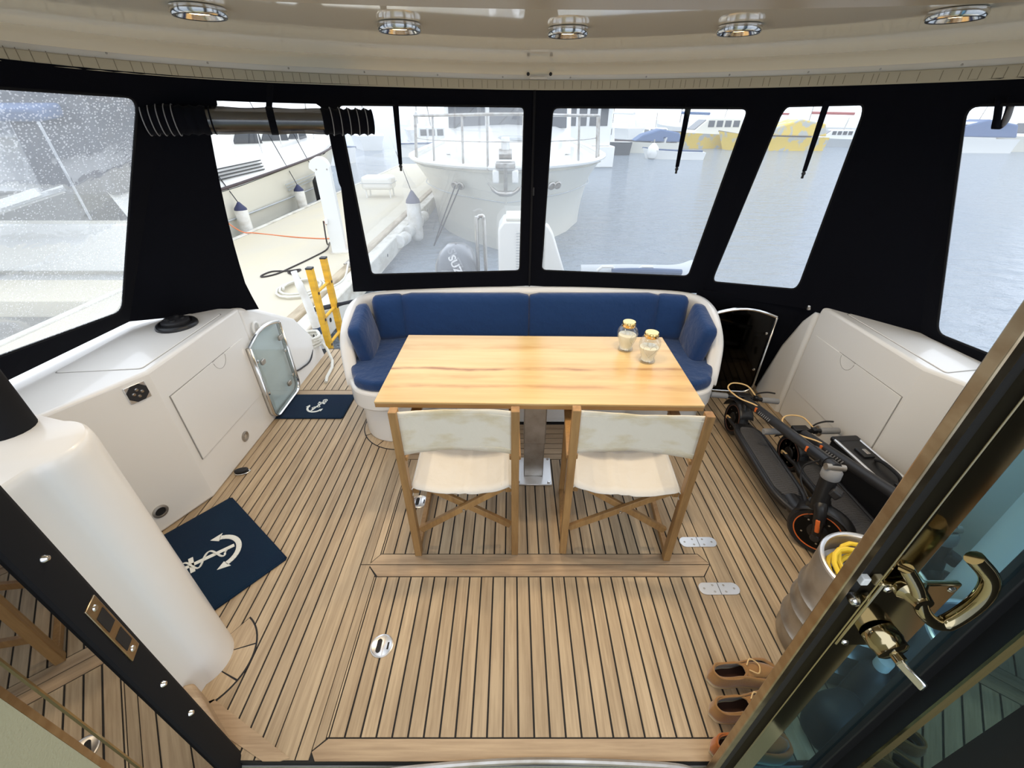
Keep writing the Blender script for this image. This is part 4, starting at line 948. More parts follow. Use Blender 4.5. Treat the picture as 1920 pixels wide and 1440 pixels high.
def keg(loc, label, sc=1., m='steel_dull'):
    t = thing('steel_keg', label, 'keg', loc); r = .166
    prof = [(.120, .045), (.150, .030), (.150, .002), (.158, .0), (r, .01), (r, .07), (r - .003, .085), (r + .009, .10), (r - .003, .115), (r - .002, .20), (r + .009, .215), (r - .003, .23), (r - .002, .29), (r + .009, .305), (r - .003, .32), (r - .002, .40), (r, .42), (r, .49), (r - .004, .497), (r - .012, .497), (r - .016, .49), (r - .016, .42), (.11, .405), (.0, .415)]
    MB().lathe(prof, 48, sx=sc, sy=sc).build('shell', m, t, smooth=60)
    MB().tube([(sc * (r - .008) * math.cos(a * PI / 24), sc * (r - .008) * math.sin(a * PI / 24), .497) for a in range(48)], .009, 8, closed=True).build('rim', 'steel_brushed', t)
    for a in (200, 20): MB().prism(rpoly([(-.03, .055), (.03, .055), (.03, .075), (-.03, .075)], .009), 0, .003).v
    MB().obox((-(r + .000) * .85, -.085, .05), (.02, .045, .03), rotm('Z', 30)).build('drain_slot', 'caulk', t, bevel=.008)
    return t
kg = keg((1.295, .925, .002), 'dented steel keg with yellow cable inside, behind the door stile')
pts = []
for i in range(70):
    a = i * .33; pts.append((1.295 + (.105 + .03 * math.sin(i * .21)) * math.cos(a), .925 + (.10 + .03 * math.cos(i * .17)) * math.sin(a), .438 + .012 + i * .0009 + .012 * math.sin(i * .9)))
MB().tube(pts, .0085, 8).build('yellow_cable', 'yellow_cable', label='coiled yellow cable inside the keg top', cat='cable')
MB().tube([(1.295 + .10 * math.cos(i * .35 + 1), .925 + .09 * math.sin(i * .35 + 1), .428 + .01 * math.sin(i)) for i in range(14)], .007, 8).build('black_cable', 'black_cable', label='black cable lying under the yellow one in the keg', cat='cable')
keg((1.47, .655, .002), 'dark ribbed keg seen through the blue tinted door glass', 1., 'engine_grey')
cushion('tote_bag', (1.115, .61, .115), (.17, .14, .22), rotm('Z', 12), 'rubber', .2, label='black bag on the deck just outside the blue door glass', cat='bag')
bt = thing('spray_bottle', 'green bottle with pale cap behind the blue door glass', 'bottle', (1.27, .712, .002))
MB().lathe([(0, 0), (.045, 0), (.047, .01), (.047, .22), (.03, .26), (.018, .27)], 20).build('body', 'plastic_dark', bt); MB().lathe([(.02, .268), (.024, .275), (.024, .315), (0, .318)], 16).build('cap', 'post_white', bt)
def shoe(loc, rz, label, m='suede'):
    t = thing('shoe', label, 'shoe', loc, rz, group='brown loafers by the door')
    L_ = .285
    def hw(f): return (.030 + .008 * math.sin(f * PI)) if f < 0 else .0
    def outline(k=1.):
        up = [(.0, 0.), (.02, .026), (.06, .034), (.11, .033), (.16, .040), (.21, .047), (.25, .042), (.278, .022), (.285, 0)]
        c_ = cr([(x, y, 0) for x, y in up], 4); lft = [(p.x, p.y * k) for p in c_]; return lft + [(x, -y) for x, y in reversed(lft[1:-1])]
    ol = outline()
    so_ = MB(); so_.grid([[(x - .002 if x < .02 else x, y * 1.06, z) for x, y in ol] for z in (0, .012)], closed_u=True); n = len(ol); so_.f += [tuple(range(n)), tuple(range(n, 2 * n))]
    so_.build('sole', 'shoe_sole', t, smooth=40)
    rows = []
    for (z, k) in ((.012, 1.0), (.022, 1.03), (.034, 1.0), (.046, .93), (.058, .82), (.066, .70)):
        row = []
        for x, y in ol:
            top = z
            if x > .14: top = min(z, .066 - (x - .14) * .17 if x < .25 else .045 - (x - .25) * .55)
            cx_ = .13; row.append((cx_ + (x - cx_) * (1 - (1 - k) * .35), y * k, max(.012, top)))
        rows.append(row)
    MB().grid(rows, closed_u=True).build('upper', m, t, solid=.004, smooth=70)
    vp = []
    for i in range(9):
        f = i / 8; x = .135 + .135 * f
        hgt = .066 - .022 * f ** 1.5; w = .034 * math.sqrt(max(.02, 1 - (f * .96) ** 2.5))
        vp.append([(x, w * y_, hgt - .012 * y_ * y_) for y_ in (-1, -.6, 0, .6, 1)])
    MB().grid(vp).build('vamp', m, t, solid=.004, smooth=70)
    MB().prism([(x * .82 + .012, y * .8) for x, y in ol if x < .2], .014, .018).build('insole', 'shoe_in', t, smooth=0)
    col_ = [(.005 + .13 * f, 0, 0) for f in (0, 1)]
    cp = [(.012, 0, .070), (.03, .024, .068), (.07, .028, .060), (.12, .026, .060), (.145, .0, .066), (.12, -.026, .060), (.07, -.028, .060), (.03, -.024, .068)]
    MB().tube(cr(cp, 4, True), .0042, 6, closed=True).build('collar', m, t)
    MB().tube(cr([(.15, .012, .070), (.17, .03, .076), (.20, .012, .066), (.18, -.02, .072), (.15, -.006, .072)], 4), .0025, 5).build('lace', 'cable_tan', t)
    return t
a_ = shoe((.765, .785, .002), R(4), 'brown suede loafer, farther from the threshold')
copy_tree(a_, (.728, .672, .002), R(4), 'brown suede loafer, middle one of the row by the door')
o3 = shoe((.688, .562, .002), R(3), 'orange brown leather loafer half hidden behind the door jamb', 'suede_orange')
MB().tube([(.745 + .012 * math.cos(a * PI / 6), .562, .085 + .012 * math.sin(a * PI / 6)) for a in range(12)], .003, 6, closed=True).build('key_ring', 'steel', label='small steel ring on the orange loafer', cat='ring')
# ================================================================ HARBOUR
WZ = -.75
MB().add([(-220, -40, WZ), (260, -40, WZ), (260, 320, WZ), (-220, 320, WZ)], [(0, 1, 2, 3)]).build('water', 'water', smooth=0, label='choppy grey harbour water', kind='structure')
# ---- dock
DZ = -.2
dk = thing('dock', 'beige dock running along the port side of the boat', 'dock', (-3.95, 10, WZ), world=True)
MB().box(-5.45, -2.72, 1.5, 24, DZ - .25, DZ).build('dock_surface', 'dock', dk, bevel=.02)
MB().box(-13, -5.45, 5.35, 6.2, DZ - .25, DZ - .002).build('finger_pier', 'dock', dk, bevel=.02)
MB().box(-2.72, -2.58, 1.5, 24, DZ - .22, DZ + .03).build('timber_edge', 'dock_wood', dk, bevel=.015)
MB().box(-2.58, -2.36, 1.5, 24, DZ - .35, DZ - .01).build('edge_beam', 'dock_beam', dk, bevel=.02)
MB().box(-5.55, -5.45, 1.5, 24, DZ - .3, DZ + .02).build('far_edge', 'dock_beam', dk, bevel=.015)
for i in range(14):
    y = 3.6 + i * 1.5
    MB().lathe([(0, .004), (.03, .004), (.03, -.01)], 12, (-2.36, y, DZ - .17), frame_to((1, 0, 0))).build('bolt_hole', 'caulk', dk)
for y in (8.9, 9.7, 10.4, 11.2): MB().tube([(-2.33, y, DZ - .12), (-2.30, y + .55, DZ - .16)], .13, 12).build('rub_fender', 'fender_white', dk)
po = thing('service_post', 'white service post with rounded top standing on the dock', 'post', (-3.1, 7.75, DZ), R(14))
MB().prism([(-.115, 0), (.115, 0), (.115, 1.36)] + [(.16 * math.cos(R(a)) * .95 - .035, 1.36 + .15 * math.sin(R(a))) for a in range(0, 181, 15)] + [(-.115, 1.30)], -.14, .14, 'y').build('post_body', 'post_white', po, bevel=.006)
for x in (-.08, .08): MB().lathe([(0, .008), (.01, .006), (.013, 0)], 10, (x, -.14, 1.34), frame_to((0, -1, 0))).build('screw', 'steel_dull', po)
MB().box(-.15, .15, -.17, .17, 0, .02).build('foot_plate', 'dock_beam', po)
MB().obox((-.10, -.16, .55), (.05, .05, .08)).build('outlet', 'post_white', po, bevel=.008)
# cables and ropes on the dock
def line(pts, r, m, name, label, cat='cable', n=8): return MB().tube(cr(pts, n), r, 6).build(name, m, label=label, cat=cat)
def dkp(px, py, z=DZ + .012):       # dock point under a photo direction
    u_ = (px - 960) / 795; v_ = (py - 720) / 795; s_, c_ = math.sin(R(32.4)), math.cos(R(32.4)); k = (1.88 - z) / (s_ + v_ * c_); return (u_ * k, (c_ - v_ * s_) * k, z)
D_ = dkp
line([(-3.22, 7.6, .35), (-3.2, 7.5, -.0)] + [D_(*p) for p in ((618, 455), (612, 468), (585, 483), (545, 502), (520, 513), (495, 519), (490, 517), (510, 509), (540, 508), (563, 505), (555, 510), (540, 511), (560, 520), (566, 535), (570, 552), (583, 572))], .012, 'black_cable', 'power_cable', 'dark power cable looping over the beige dock')
line([(-3.22, 7.62, .34)] + [D_(*p) for p in ((625, 440), (620, 447), (560, 445), (480, 437))] + [(-5.5, 8.9, -.1), (-5.7, 8.6, .3)], .010, 'orange_cable', 'extension_cord', 'orange extension cord running from post to moored yacht')
line([D_(*p) for p in ((655, 440), (664, 448), (658, 462), (668, 468), (662, 452), (670, 458))], .012, 'orange_cable', 'cord_bundle', 'orange cord bundle at the foot of the dock post')
cl = []
for i in range(40):
    a = i * .42; cl.append((-2.95 + (.34 - .003 * i) * math.cos(a), 5.75 + (.42 - .004 * i) * math.sin(a), DZ + .02 + .0012 * i))
MB().tube(cl, .016, 6).build('dock_rope', 'rope', label='pale rope coiled on the dock behind the ladder', cat='rope')
ct = thing('cleat', 'grey mooring cleat on the dock edge', 'cleat', (-2.6, 6.75, DZ + .03))
MB().tube(cr([(-.02, -.16, .08), (0, -.08, .085), (0, .08, .085), (.02, .16, .08)], 4), [.014] * 4 + [.02] * 5 + [.014] * 4, 10).build('horns', 'steel_dull', ct); MB().box(-.03, .03, -.06, .06, 0, .08).build('base', 'steel_dull', ct, bevel=.015)
line([(-2.6, 6.75, DZ + .12), (-2.45, 6.0, DZ + .06), (-2.6, 5.5, DZ + .06), (-2.72, 5.3, DZ + .04)], .014, 'rope', 'cleat_line', 'pale line leading from the dock cleat', 'rope')
MB().tube(cr([(-2.52, 4.95, DZ + .02), (-2.2, 4.98, -.12), (-1.6, 5.05, .0), (-1.2, 5.1, .1)], 6), [.03] * 7 + [.022] * 6 + [.014] * 6, 8).build('stern_line', 'rope_dark', label='dark stern line crossing the gap behind the yellow ladder', cat='rope')
# ---- yellow ladder
la = thing('ladder', 'yellow ladder hanging at the dock edge behind the stern', 'ladder', (-2.2, 4.76, -.7), world=True)
for y in (4.56, 4.96):
    MB().bar((-2.2, y, -.75), (-2.2, y, .47), .065, .07, (0, 1, 0)).build('rail', 'yellow', la, bevel=.004); MB().box(-2.235, -2.165, y - .036, y + .036, .465, .485).build('rail_cap', 'plastic_dark', la, bevel=.004)
    for z in (-.45, -.13, .19): MB().lathe([(0, .003), (.016, .003), (.018, 0)], 12, (-2.165, y, z), frame_to((1, 0, 0))).build('rung_end', 'boat_line', la)
for z in (-.45, -.13, .19): MB().tube([(-2.2, 4.56, z), (-2.2, 4.96, z)], .018, 10).build('rung', 'yellow', la)
# ---- boats
def hull(mb, sec, n=8):
    """sec: list of (y, half-breadth deck, z deck, half-breadth water, x centre, y shift at water)"""
    rows = []
    for (y, hb, zd, hw_, yw) in sec:
        row = []
        for s_ in (-1, 1):
            pts = []
            for k in range(n + 1):
                f = k / n; x = hb * (1 - f) + hw_ * f; x -= (hb - hw_) * .25 * math.sin(f * PI)
                pts.append((s_ * x, y * (1 - f) + yw * f, zd * (1 - f) + (-.1) * f))
            row += pts if s_ < 0 else list(reversed(pts))
        rows.append(row)
    mb.grid(rows); mb.f.append(tuple(range(2 * n + 2))); k = len(mb.v); mb.f.append(tuple(range(k - 2 * n - 2, k))); return mb
def deckmesh(sec, dz=-.05, ins=.03):
    return MB().grid([[(-max(hb - ins, 0), y, zd + dz), (0, y, zd + dz + .03), (max(hb - ins, 0), y, zd + dz)] for (y, hb, zd, hw_, yw) in sec])
# trawler lying astern, bow towards us (local: bow at y=0, +y aft, z from waterline)
tw = thing('trawler', 'cream hulled motor yacht lying astern with its bow towards the bench', 'boat', (-.12, 8.75, WZ))
sec = [(0, .03, 1.80, .02, .95), (.35, .62, 1.79, .08, 1.1), (.9, 1.25, 1.78, .45, 1.5), (1.7, 1.85, 1.77, 1.0, 2.1), (2.8, 2.3, 1.77, 1.55, 3.0), (4.2, 2.5, 1.78, 2.0, 4.2), (9, 2.55, 1.8, 2.3, 9), (12, 2.5, 1.8, 2.3, 12)]
hull(MB(), sec).build('hull', 'boat_cream', tw, smooth=50)
deckmesh(sec, -.10).build('deck', 'boat_white', tw)
rl_ = [(-hb, y, zd) for (y, hb, zd, a, b) in reversed(sec)] + [(hb, y, zd) for (y, hb, zd, a, b) in sec]
MB().tube(cr(rl_, 3), .05, 8).build('gunwale', 'boat_white', tw)
for s_ in (-1, 1):
    st = [(s_ * (hb * .66 + hw_ * .34 - (hb - hw_) * .25 * math.sin(.34 * PI) + .004), y * .66 + yw * .34 - .004, zd * .66 - .034) for (y, hb, zd, hw_, yw) in sec[:7]]
    MB().tube(cr(st, 3), .012, 6).build('strake', 'boat_grey', tw)
    hx = s_ * .92; q = frame_to((s_ * .62, -.75, -.15)) 
    hp_ = MB(); c0 = Vector((s_ * .99, .85, 1.40))
    for k in range(2): hp_.lathe([(.075, 0), (.075, .03), (.055, .04), (.045, .0)], 16, c0 + Vector((s_ * .13 * (k - .5), .11 * (k - .5), 0)), q, 1.4, 1.)
    hp_.build('hawse_pipe', 'steel_dull', tw)
ml = thing('mooring_lines', 'dark mooring lines leading down from the trawler bow', 'rope', (-1.1, 9.55, WZ + .5), world=True)
for dx in (0, .1): MB().tube([(-1.16 + dx, 9.52, .66), (-1.55 + dx * .6, 9.6, -.15), (-1.75, 9.7, -.6)], .014, 6).build('strand', 'rope_dark', ml)
# foredeck trunk and wheelhouse
rows = []
for (y, hw_, z) in ((.85, .35, 1.72), (1.2, .75, 2.0), (2.2, 1.15, 2.14), (3.6, 1.45, 2.30), (4.9, 1.65, 2.36)):
    rows.append([(-hw_, y, 1.68), (-hw_ * .96, y, z - .08), (-hw_ * .8, y, z), (0, y, z + .05), (hw_ * .8, y, z), (hw_ * .96, y, z - .08), (hw_, y, 1.68)])
mb = MB().grid(rows); mb.f.append(tuple(range(7))); mb.build('trunk_cabin', 'boat_white', tw, smooth=40)
MB().lathe([(.34, 0), (.34, .05), (.28, .07), (0, .08)], 24, (.15, 2.3, 2.16)).build('deck_hatch', 'boat_grey', tw)
wh = MB().prism([(4.6, 1.7), (4.9, 2.25), (5.35, 3.5), (9, 3.6), (9, 1.7)], -1.75, 1.75, 'x').build('wheelhouse', 'boat_white', tw, bevel=.05)
for (x0, x1) in ((-1.62, -.62), (-.5, .5), (.62, 1.62)):
    w_ = MB().add([(x0, 4.905, 2.33), (x1, 4.905, 2.33), (x1, 5.245, 3.3), (x0, 5.245, 3.3)], [(0, 1, 2, 3)]).build('windscreen', 'boat_window', wh, solid=.03, smooth=0); MB().tube([(x0 + .2, 4.88, 2.36), (x0 + .7, 5.05, 2.8)], .012, 6).build('wiper', 'plastic_black', w_)
MB().box(-1.95, 1.95, 5.0, 9.2, 3.5, 3.62).build('brow', 'boat_white', tw, bevel=.04)
# pulpit rail
tr_ = [(-2.2, 3.2, 2.62), (-1.95, 2.0, 2.62), (-1.45, 1.15, 2.62), (-.8, .45, 2.63), (-.32, .08, 2.64), (.32, .08, 2.64), (.8, .45, 2.63), (1.45, 1.15, 2.62), (1.95, 2.0, 2.62), (2.2, 3.2, 2.62)]
rt_ = MB().tube(cr(tr_, 4), .026, 8).build('pulpit_rail', 'steel_dull', tw)
MB().tube(cr([(x * 1.0, y, z - .42) for x, y, z in tr_], 4), .010, 6).build('middle_rail', 'steel_dull', tw)
for (x, y, z) in tr_: MB().tube([(x * 1.0, y, z), (x * 1.04, y + .06, 1.74)], .022, 8).build('stanchion', 'steel_dull', tw)
an = thing('bow_anchor', 'steel anchor and roller on the stem of the trawler', 'anchor', (-.12, 8.70, WZ + 1.3), world=True)
o_ = Vector((-.12, 8.72, WZ))
MB().box(-.30, .06, 8.60, 8.95, WZ + 1.80, WZ + 1.90).build('roller_plate', 'steel_dull', an, bevel=.02)
MB().lathe([(.09, -.12), (.09, .12)], 16, o_ + Vector((0, .15, 2.02)), frame_to((1, 0, 0))).build('windlass', 'steel_dull', an); MB().box(-.20, -.04, 8.82, 8.95, WZ + 2.05, WZ + 2.3).build('windlass_head', 'boat_white', an, bevel=.03)
MB().bar(o_ + Vector((0, -.08, 1.9)), o_ + Vector((0, .02, 1.35)), .07, .09).build('shank', 'steel_dull', an, bevel=.01)
for s_ in (-1, 1):
    MB().tube(cr([o_ + Vector((0, .0, 1.36)), o_ + Vector((s_ * .18, -.02, 1.40)), o_ + Vector((s_ * .34, -.03, 1.56))], 5), [.05] * 4 + [.035] * 4 + [.012] * 3, 8).build('fluke', 'steel_dull', an)
    MB().box(o_.x + s_ * .18 - .06, o_.x + s_ * .18 + .06, 8.62, 8.74, WZ + 1.55, WZ + 1.78).build('cheek', 'boat_white', an, bevel=.03)
# fenders
def fender(loc, h, r, label, m='fender_white', top=1.0, lean=0, hang=.05):
    t = thing('fender', label, 'fender', loc, group='fenders hanging between boats and dock')
    MB().lathe([(0, 0), (r * .5, .01), (r * .9, h * .06), (r, h * .14), (r, h * .84)], 20).build('body', m, t, smooth=60)
    MB().lathe([(r, h * .84), (r * .92, h * .90), (r * .5, h * 1.0), (r * .2, h * 1.08), (0, h * 1.1)], 20).build('end_cap', 'fender_blue' if m == 'fender_white' else m, t, smooth=60)
    MB().tube([(0, 0, h * 1.05), (lean, hang, h * 1.05 + top)], .009, 6).build('lanyard', 'rope_dark', t)
fender((-5.68, 9.45, -.32), .62, .125, 'nearest white fender with navy top on the moored yacht', top=1.9, lean=-.9)
fender((-5.68, 12.3, -.35), .62, .13, 'farther white fender with navy top beside the dock post', top=1.9, lean=-.7)
fender((-5.66, 13.6, -.4), .75, .15, 'dark green fender half hidden behind the dock post', 'plastic_dark', top=1.6, lean=-.6)
fender((-2.22, 10.2, -.62), 1.0, .16, 'big white fender between dock edge and trawler bow', top=.8, lean=-.25)
# moored yacht beyond the dock (stern at y=6.9)
yt = thing('moored_yacht', 'large white motor yacht moored beyond the dock', 'boat', (-7.82, 6.9, WZ))
ys = [(0, 1.95, 1.25, 1.8, .2), (3, 2.05, 1.35, 1.9, 3), (8, 2.0, 1.6, 1.7, 8), (11, 1.4, 1.85, .9, 10.5), (13, .1, 2.05, .05, 11.8)]
hull(MB(), ys).build('hull', 'boat_cream', yt, smooth=50)
for s_ in (1,):
    MB().tube(cr([(s_ * (hb + .015), y, zd + .06) for (y, hb, zd, a, b) in ys], 4), .030, 8).build('rubbing_strake', 'boat_line', yt)
    for (z_, o_2) in ((.78, .0), (.42, .0)): MB().tube(cr([(hb * 1.005 - (hb - a) * (zd - z_) / zd + .02 - .25 * (hb - a) * math.sin(PI * (zd - z_) / (zd + .1)), y, z_) for (y, hb, zd, a, b) in ys[:4]], 4), .018, 6).build('chine_line', 'boat_grey', yt)
rows = [[(-hb * .98, y, zd), (-hb * .9, y, zd + .42), (hb * .9, y, zd + .42), (hb * .98, y, zd)] for (y, hb, zd, a, b) in ys]
MB().grid(rows).build('bulwark', 'boat_white', yt, smooth=0)
for k in range(4): MB().bar((1.965 - k * .012, .9 + k * .05, 1.52 + k * .058), (1.955 - k * .012, 4.3, 1.55 + k * .062), .03, .022).build('vent_slat', 'boat_window', yt)
for k in range(3): MB().bar((2.02 - k * .03, 5.0 + k * .1, 1.12 - k * .08), (1.99 - k * .03, 7.0 + k * .1, 1.17 - k * .08), .02, .018).build('hull_slat', 'boat_grey', yt)
cb = MB().prism([(.8, 1.5), (1.6, 2.35), (3.6, 2.75), (6.5, 2.65), (9.2, 2.1), (10.2, 1.9)], -1.45, 1.45, 'x').build('coachroof', 'boat_white', yt, bevel=.15, seg=3)
for (a, b, c_, d) in ((4.3, 5.4, 2.02, 2.40), (5.6, 6.9, 2.02, 2.38), (7.1, 8.2, 2.0, 2.26)):
    MB().prism([(a + .25, d), (b, d), (b + .1, c_), (a - .1, c_ + .05)], 1.42, 1.47, 'x').build('side_window', 'boat_window', cb, smooth=0)
MB().prism([(1.2, 2.3), (2.0, 3.3), (4.4, 3.45), (5.0, 2.6)], -1.2, 1.2, 'x').build('flybridge', 'boat_white', yt, bevel=.1, seg=3)
rls = [(1.78, 2.6 + i * 1.1, 2.55 + .03 * i) for i in range(8)]
MB().tube(rls, .018, 8).build('guard_rail', 'steel', yt)
for (x, y, z) in rls: MB().tube([(x, y, z), (x + .04, y - .15, z - .75)], .014, 8).build('stanchion', 'steel', yt)
MB().prism([(.0, 1.6), (.1, 2.95), (1.5, 3.0), (1.9, 1.75)], .75, 1.93, 'x').build('added_dark_canvas', 'boat_window', yt, bevel=.06)  # added dark block, imitates the dark patch at the port window's upper right
MB().box(-1.9, 1.9, -.62, .1, .28, .38).build('swim_platform', 'boat_grey', yt, bevel=.03)
MB().box(-1.8, 1.85, -.02, .06, .45, 1.2).build('transom_door', 'boat_white', yt, bevel=.03)
MB().prism([(-.3, 2.55), (2.2, 2.9), (2.3, 3.1), (-.4, 2.7)], -1.7, 1.6, 'x').build('added_aft_canopy', 'boat_sail', yt, bevel=.05)  # canopy added on its poles to darken the top of the port window
for s_ in (-1.6, 1.5): MB().tube([(s_, -.2, 1.3), (s_, -.25, 2.65)], .02, 8).build('canopy_pole', 'steel', yt)
cdg = thing('added_dark_dinghy', 'dark navy dinghy shape added beyond the dock to darken the port window', 'dinghy', (-6.55, 4.15, WZ), R(8))  # added dinghy, stands in for the dark patch low in the port window
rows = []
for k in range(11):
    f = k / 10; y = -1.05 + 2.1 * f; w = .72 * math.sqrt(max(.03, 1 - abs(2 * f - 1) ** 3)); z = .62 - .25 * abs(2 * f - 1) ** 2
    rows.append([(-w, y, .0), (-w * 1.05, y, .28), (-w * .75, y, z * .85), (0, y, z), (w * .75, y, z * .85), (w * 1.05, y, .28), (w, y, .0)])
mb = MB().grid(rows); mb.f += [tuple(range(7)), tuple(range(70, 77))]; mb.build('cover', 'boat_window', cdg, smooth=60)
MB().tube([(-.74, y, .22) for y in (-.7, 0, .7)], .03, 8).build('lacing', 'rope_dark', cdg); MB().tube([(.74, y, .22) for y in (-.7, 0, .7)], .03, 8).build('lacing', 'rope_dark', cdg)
gp = thing('gangway', 'grey gangway plank with white rails behind the moored yacht', 'gangway', (-7.4, 6.2, .0), world=True)
MB().bar((-9.6, 5.7, .05), (-6.6, 6.7, .95), .5, .05).build('plank', 'boat_grey', gp)
for d in (-.27, .27): MB().bar((-9.6, 5.7 + d, .08), (-6.6, 6.7 + d, .98), .06, .1).build('side_rail', 'boat_white', gp)
lb = thing('dock_box', 'white life raft canister on low legs on the far dock', 'canister', (-3.95, 13.8, DZ))
MB().box(-.45, .45, -.3, .3, .22, .58).build('canister', 'boat_white', lb, bevel=.1, seg=4)
MB().box(-.46, .46, -.31, .31, .39, .41).build('joint_band', 'boat_grey', lb)
for x in (-.35, .35):
    for y in (-.2, .2): MB().box(x - .02, x + .02, y - .02, y + .02, 0, .24).build('leg', 'boat_white', lb)
# ---- things hung on our own stern
ob = thing('outboard_motor', 'grey outboard motor cowl with white lettering behind the left bench window', 'outboard motor', (-.60, 4.55, .10), R(0))
rows = []
for (z, w, d, sh) in ((0.0, .17, .20, 0), (.12, .20, .26, 0), (.30, .225, .31, .0), (.44, .215, .30, .02), (.54, .175, .25, .04), (.60, .10, .16, .06), (.615, .01, .01, .07)):
    rows.append([(w * math.copysign(abs(math.cos(a * PI / 12)) ** .65, math.cos(a * PI / 12)) , sh + d * math.copysign(abs(math.sin(a * PI / 12)) ** .65, math.sin(a * PI / 12)), z) for a in range(24)])
MB().grid(rows, closed_u=True).build('cowl', 'engine_grey', ob, smooth=60)
MB().box(-.06, .06, -.05, .12, -.34, .02).build('leg', 'engine_grey', ob, bevel=.03)
MB().tube([(-.235, -.15, .30), (-.10, -.305, .36), (.10, -.305, .36), (.235, -.15, .30)], .006, 6).build('stripe', 'letter', ob)
text_mesh('SUZUKI', .105, 'letter', 'maker_lettering', ob, Matrix.Translation((.03, -.318, .415)) @ Matrix.Rotation(R(8), 4, 'Z') @ Matrix.Rotation(R(76), 4, 'X') @ Matrix.Rotation(R(-68), 4, 'Z'), .002, .003)
lk = thing('stern_box', 'white louvred stern box behind the centre post', 'box', (.06, 4.55, -.24))
MB().prism([(-.20, 0), (.26, 0), (.26, 1.24), (-.14, 1.24), (-.20, 1.16)], -.2, .2, 'y').build('box_body', 'boat_white', lk, bevel=.02)
MB().box(-.12, .25, -.19, .19, 1.24, 1.27).build('box_lid', 'boat_cream', lk, bevel=.008)
for k in range(22):
    for j in range(3): MB().obox((.0 + j * .055, -.201, .54 + k * .028), (.034, .006, .011)).build('louvre', 'boat_grey', lk, smooth=0)
MB().tube(cr([(-.36, 4.5, -.24), (-.36, 4.5, .9), (-.345, 4.5, 1.0), (-.31, 4.5, 1.02), (-.285, 4.5, .98), (-.28, 4.5, .6), (-.28, 4.5, -.24)], 5), .020, 10).build('stern_rail', 'steel', label='bent steel grab rail beside the white stern box', cat='rail')
MB().prism([(.33, -.24), (.62, -.24), (.62, .3), (.42, .86), (.37, .94), (.33, .94)], 4.45, 4.6, 'y').build('stern_fin', 'boat_white', label='white wedge of stern moulding right of the centre post', cat='moulding', bevel=.03)
td = thing('inflatable_tender', 'grey blue inflatable tender hung across the stern', 'tender', (1.0, 4.3, .35), world=True)
MB().tube(cr([(.72, 4.35, .40), (1.2, 4.3, .42), (1.7, 4.35, .40), (2.0, 4.6, .38)], 6), .17, 16).build('tube', 'boat_grey', td, smooth=60)
MB().tube(cr([(1.0, 4.2, .555), (1.3, 4.18, .565), (1.7, 4.2, .545)], 6), .03, 8).build('rub_strip', 'boat_blue', td)
for x in (.95, 1.35): MB().tube([(x - .09, 4.22, .555), (x - .05, 4.2, .60), (x + .05, 4.2, .60), (x + .09, 4.22, .555)], .014, 8).build('grab_handle', 'boat_white', td)
for x in (.86, 1.62): MB().tube(cr([(x, 3.55, -.4), (x, 3.6, -.1), (x, 3.9, .12), (x, 4.32, .22)], 5), .028, 8).build('davit_arm', 'steel', td)
MB().box(-1.3, 1.6, 3.6, 4.95, -.34, -.24).build('swim_platform', 'gelcoat', label='white swim platform at the stern of our own boat', kind='structure', bevel=.02)
# ---- boats across the harbour
def mboat(loc, rz, L, label, hm='boat_white', cm='boat_white', cab=True, blue=None, flag=None):
    t = thing('motor_boat', label, 'boat', loc, rz, group='boats moored across the harbour'); b = L * .16
    sec = [(0, b * .92, L * .11, b * .8, .1), (L * .4, b, L * .115, b * .9, L * .4), (L * .75, b * .75, L * .13, b * .55, L * .73), (L, .05, L * .16, .03, L * .92)]
    hull(MB(), sec, 4).build('hull', hm, t, smooth=50); deckmesh(sec).build('deck', 'boat_white', t)
    MB().tube([(hb, y, zd) for (y, hb, zd, a, c_) in sec], .06, 6).build('rub_rail', 'boat_blue' if hm == 'boat_white' else 'boat_line', t)
    if cab:
        cbn = MB().prism([(L * .16, L * .10), (L * .18, L * .24), (L * .48, L * .24), (L * .62, L * .12)], -b * .7, b * .7, 'x').build('cabin', cm, t, bevel=.08)
        for s_ in (-1, 1):
            for k in range(4):
                y = L * (.20 + k * .075); MB().box(s_ * b * .7 - .03, s_ * b * .7 + .03, y, y + L * .055, L * .17, L * .22).build('cabin_window', 'boat_window', cbn, smooth=0)
        MB().add([(-b * .6, L * .50, L * .225), (b * .6, L * .50, L * .225), (b * .6, L * .59, L * .15), (-b * .6, L * .59, L * .15)], [(0, 1, 2, 3)]).build('windscreen', 'boat_window', cbn, solid=.05, smooth=0)
        MB().tube([(0, L * .3, L * .24), (0, L * .28, L * .40)], .04, 6).build('mast', 'steel_dull', t)
    if blue: MB().prism([(L * .02, L * .12), (L * .06, L * .22), (L * .3, L * .26), (L * .5, L * .2), (L * .6, L * .13)], -b * .8, b * .8, 'x').build('cover', blue, t, bevel=.1)
    return t
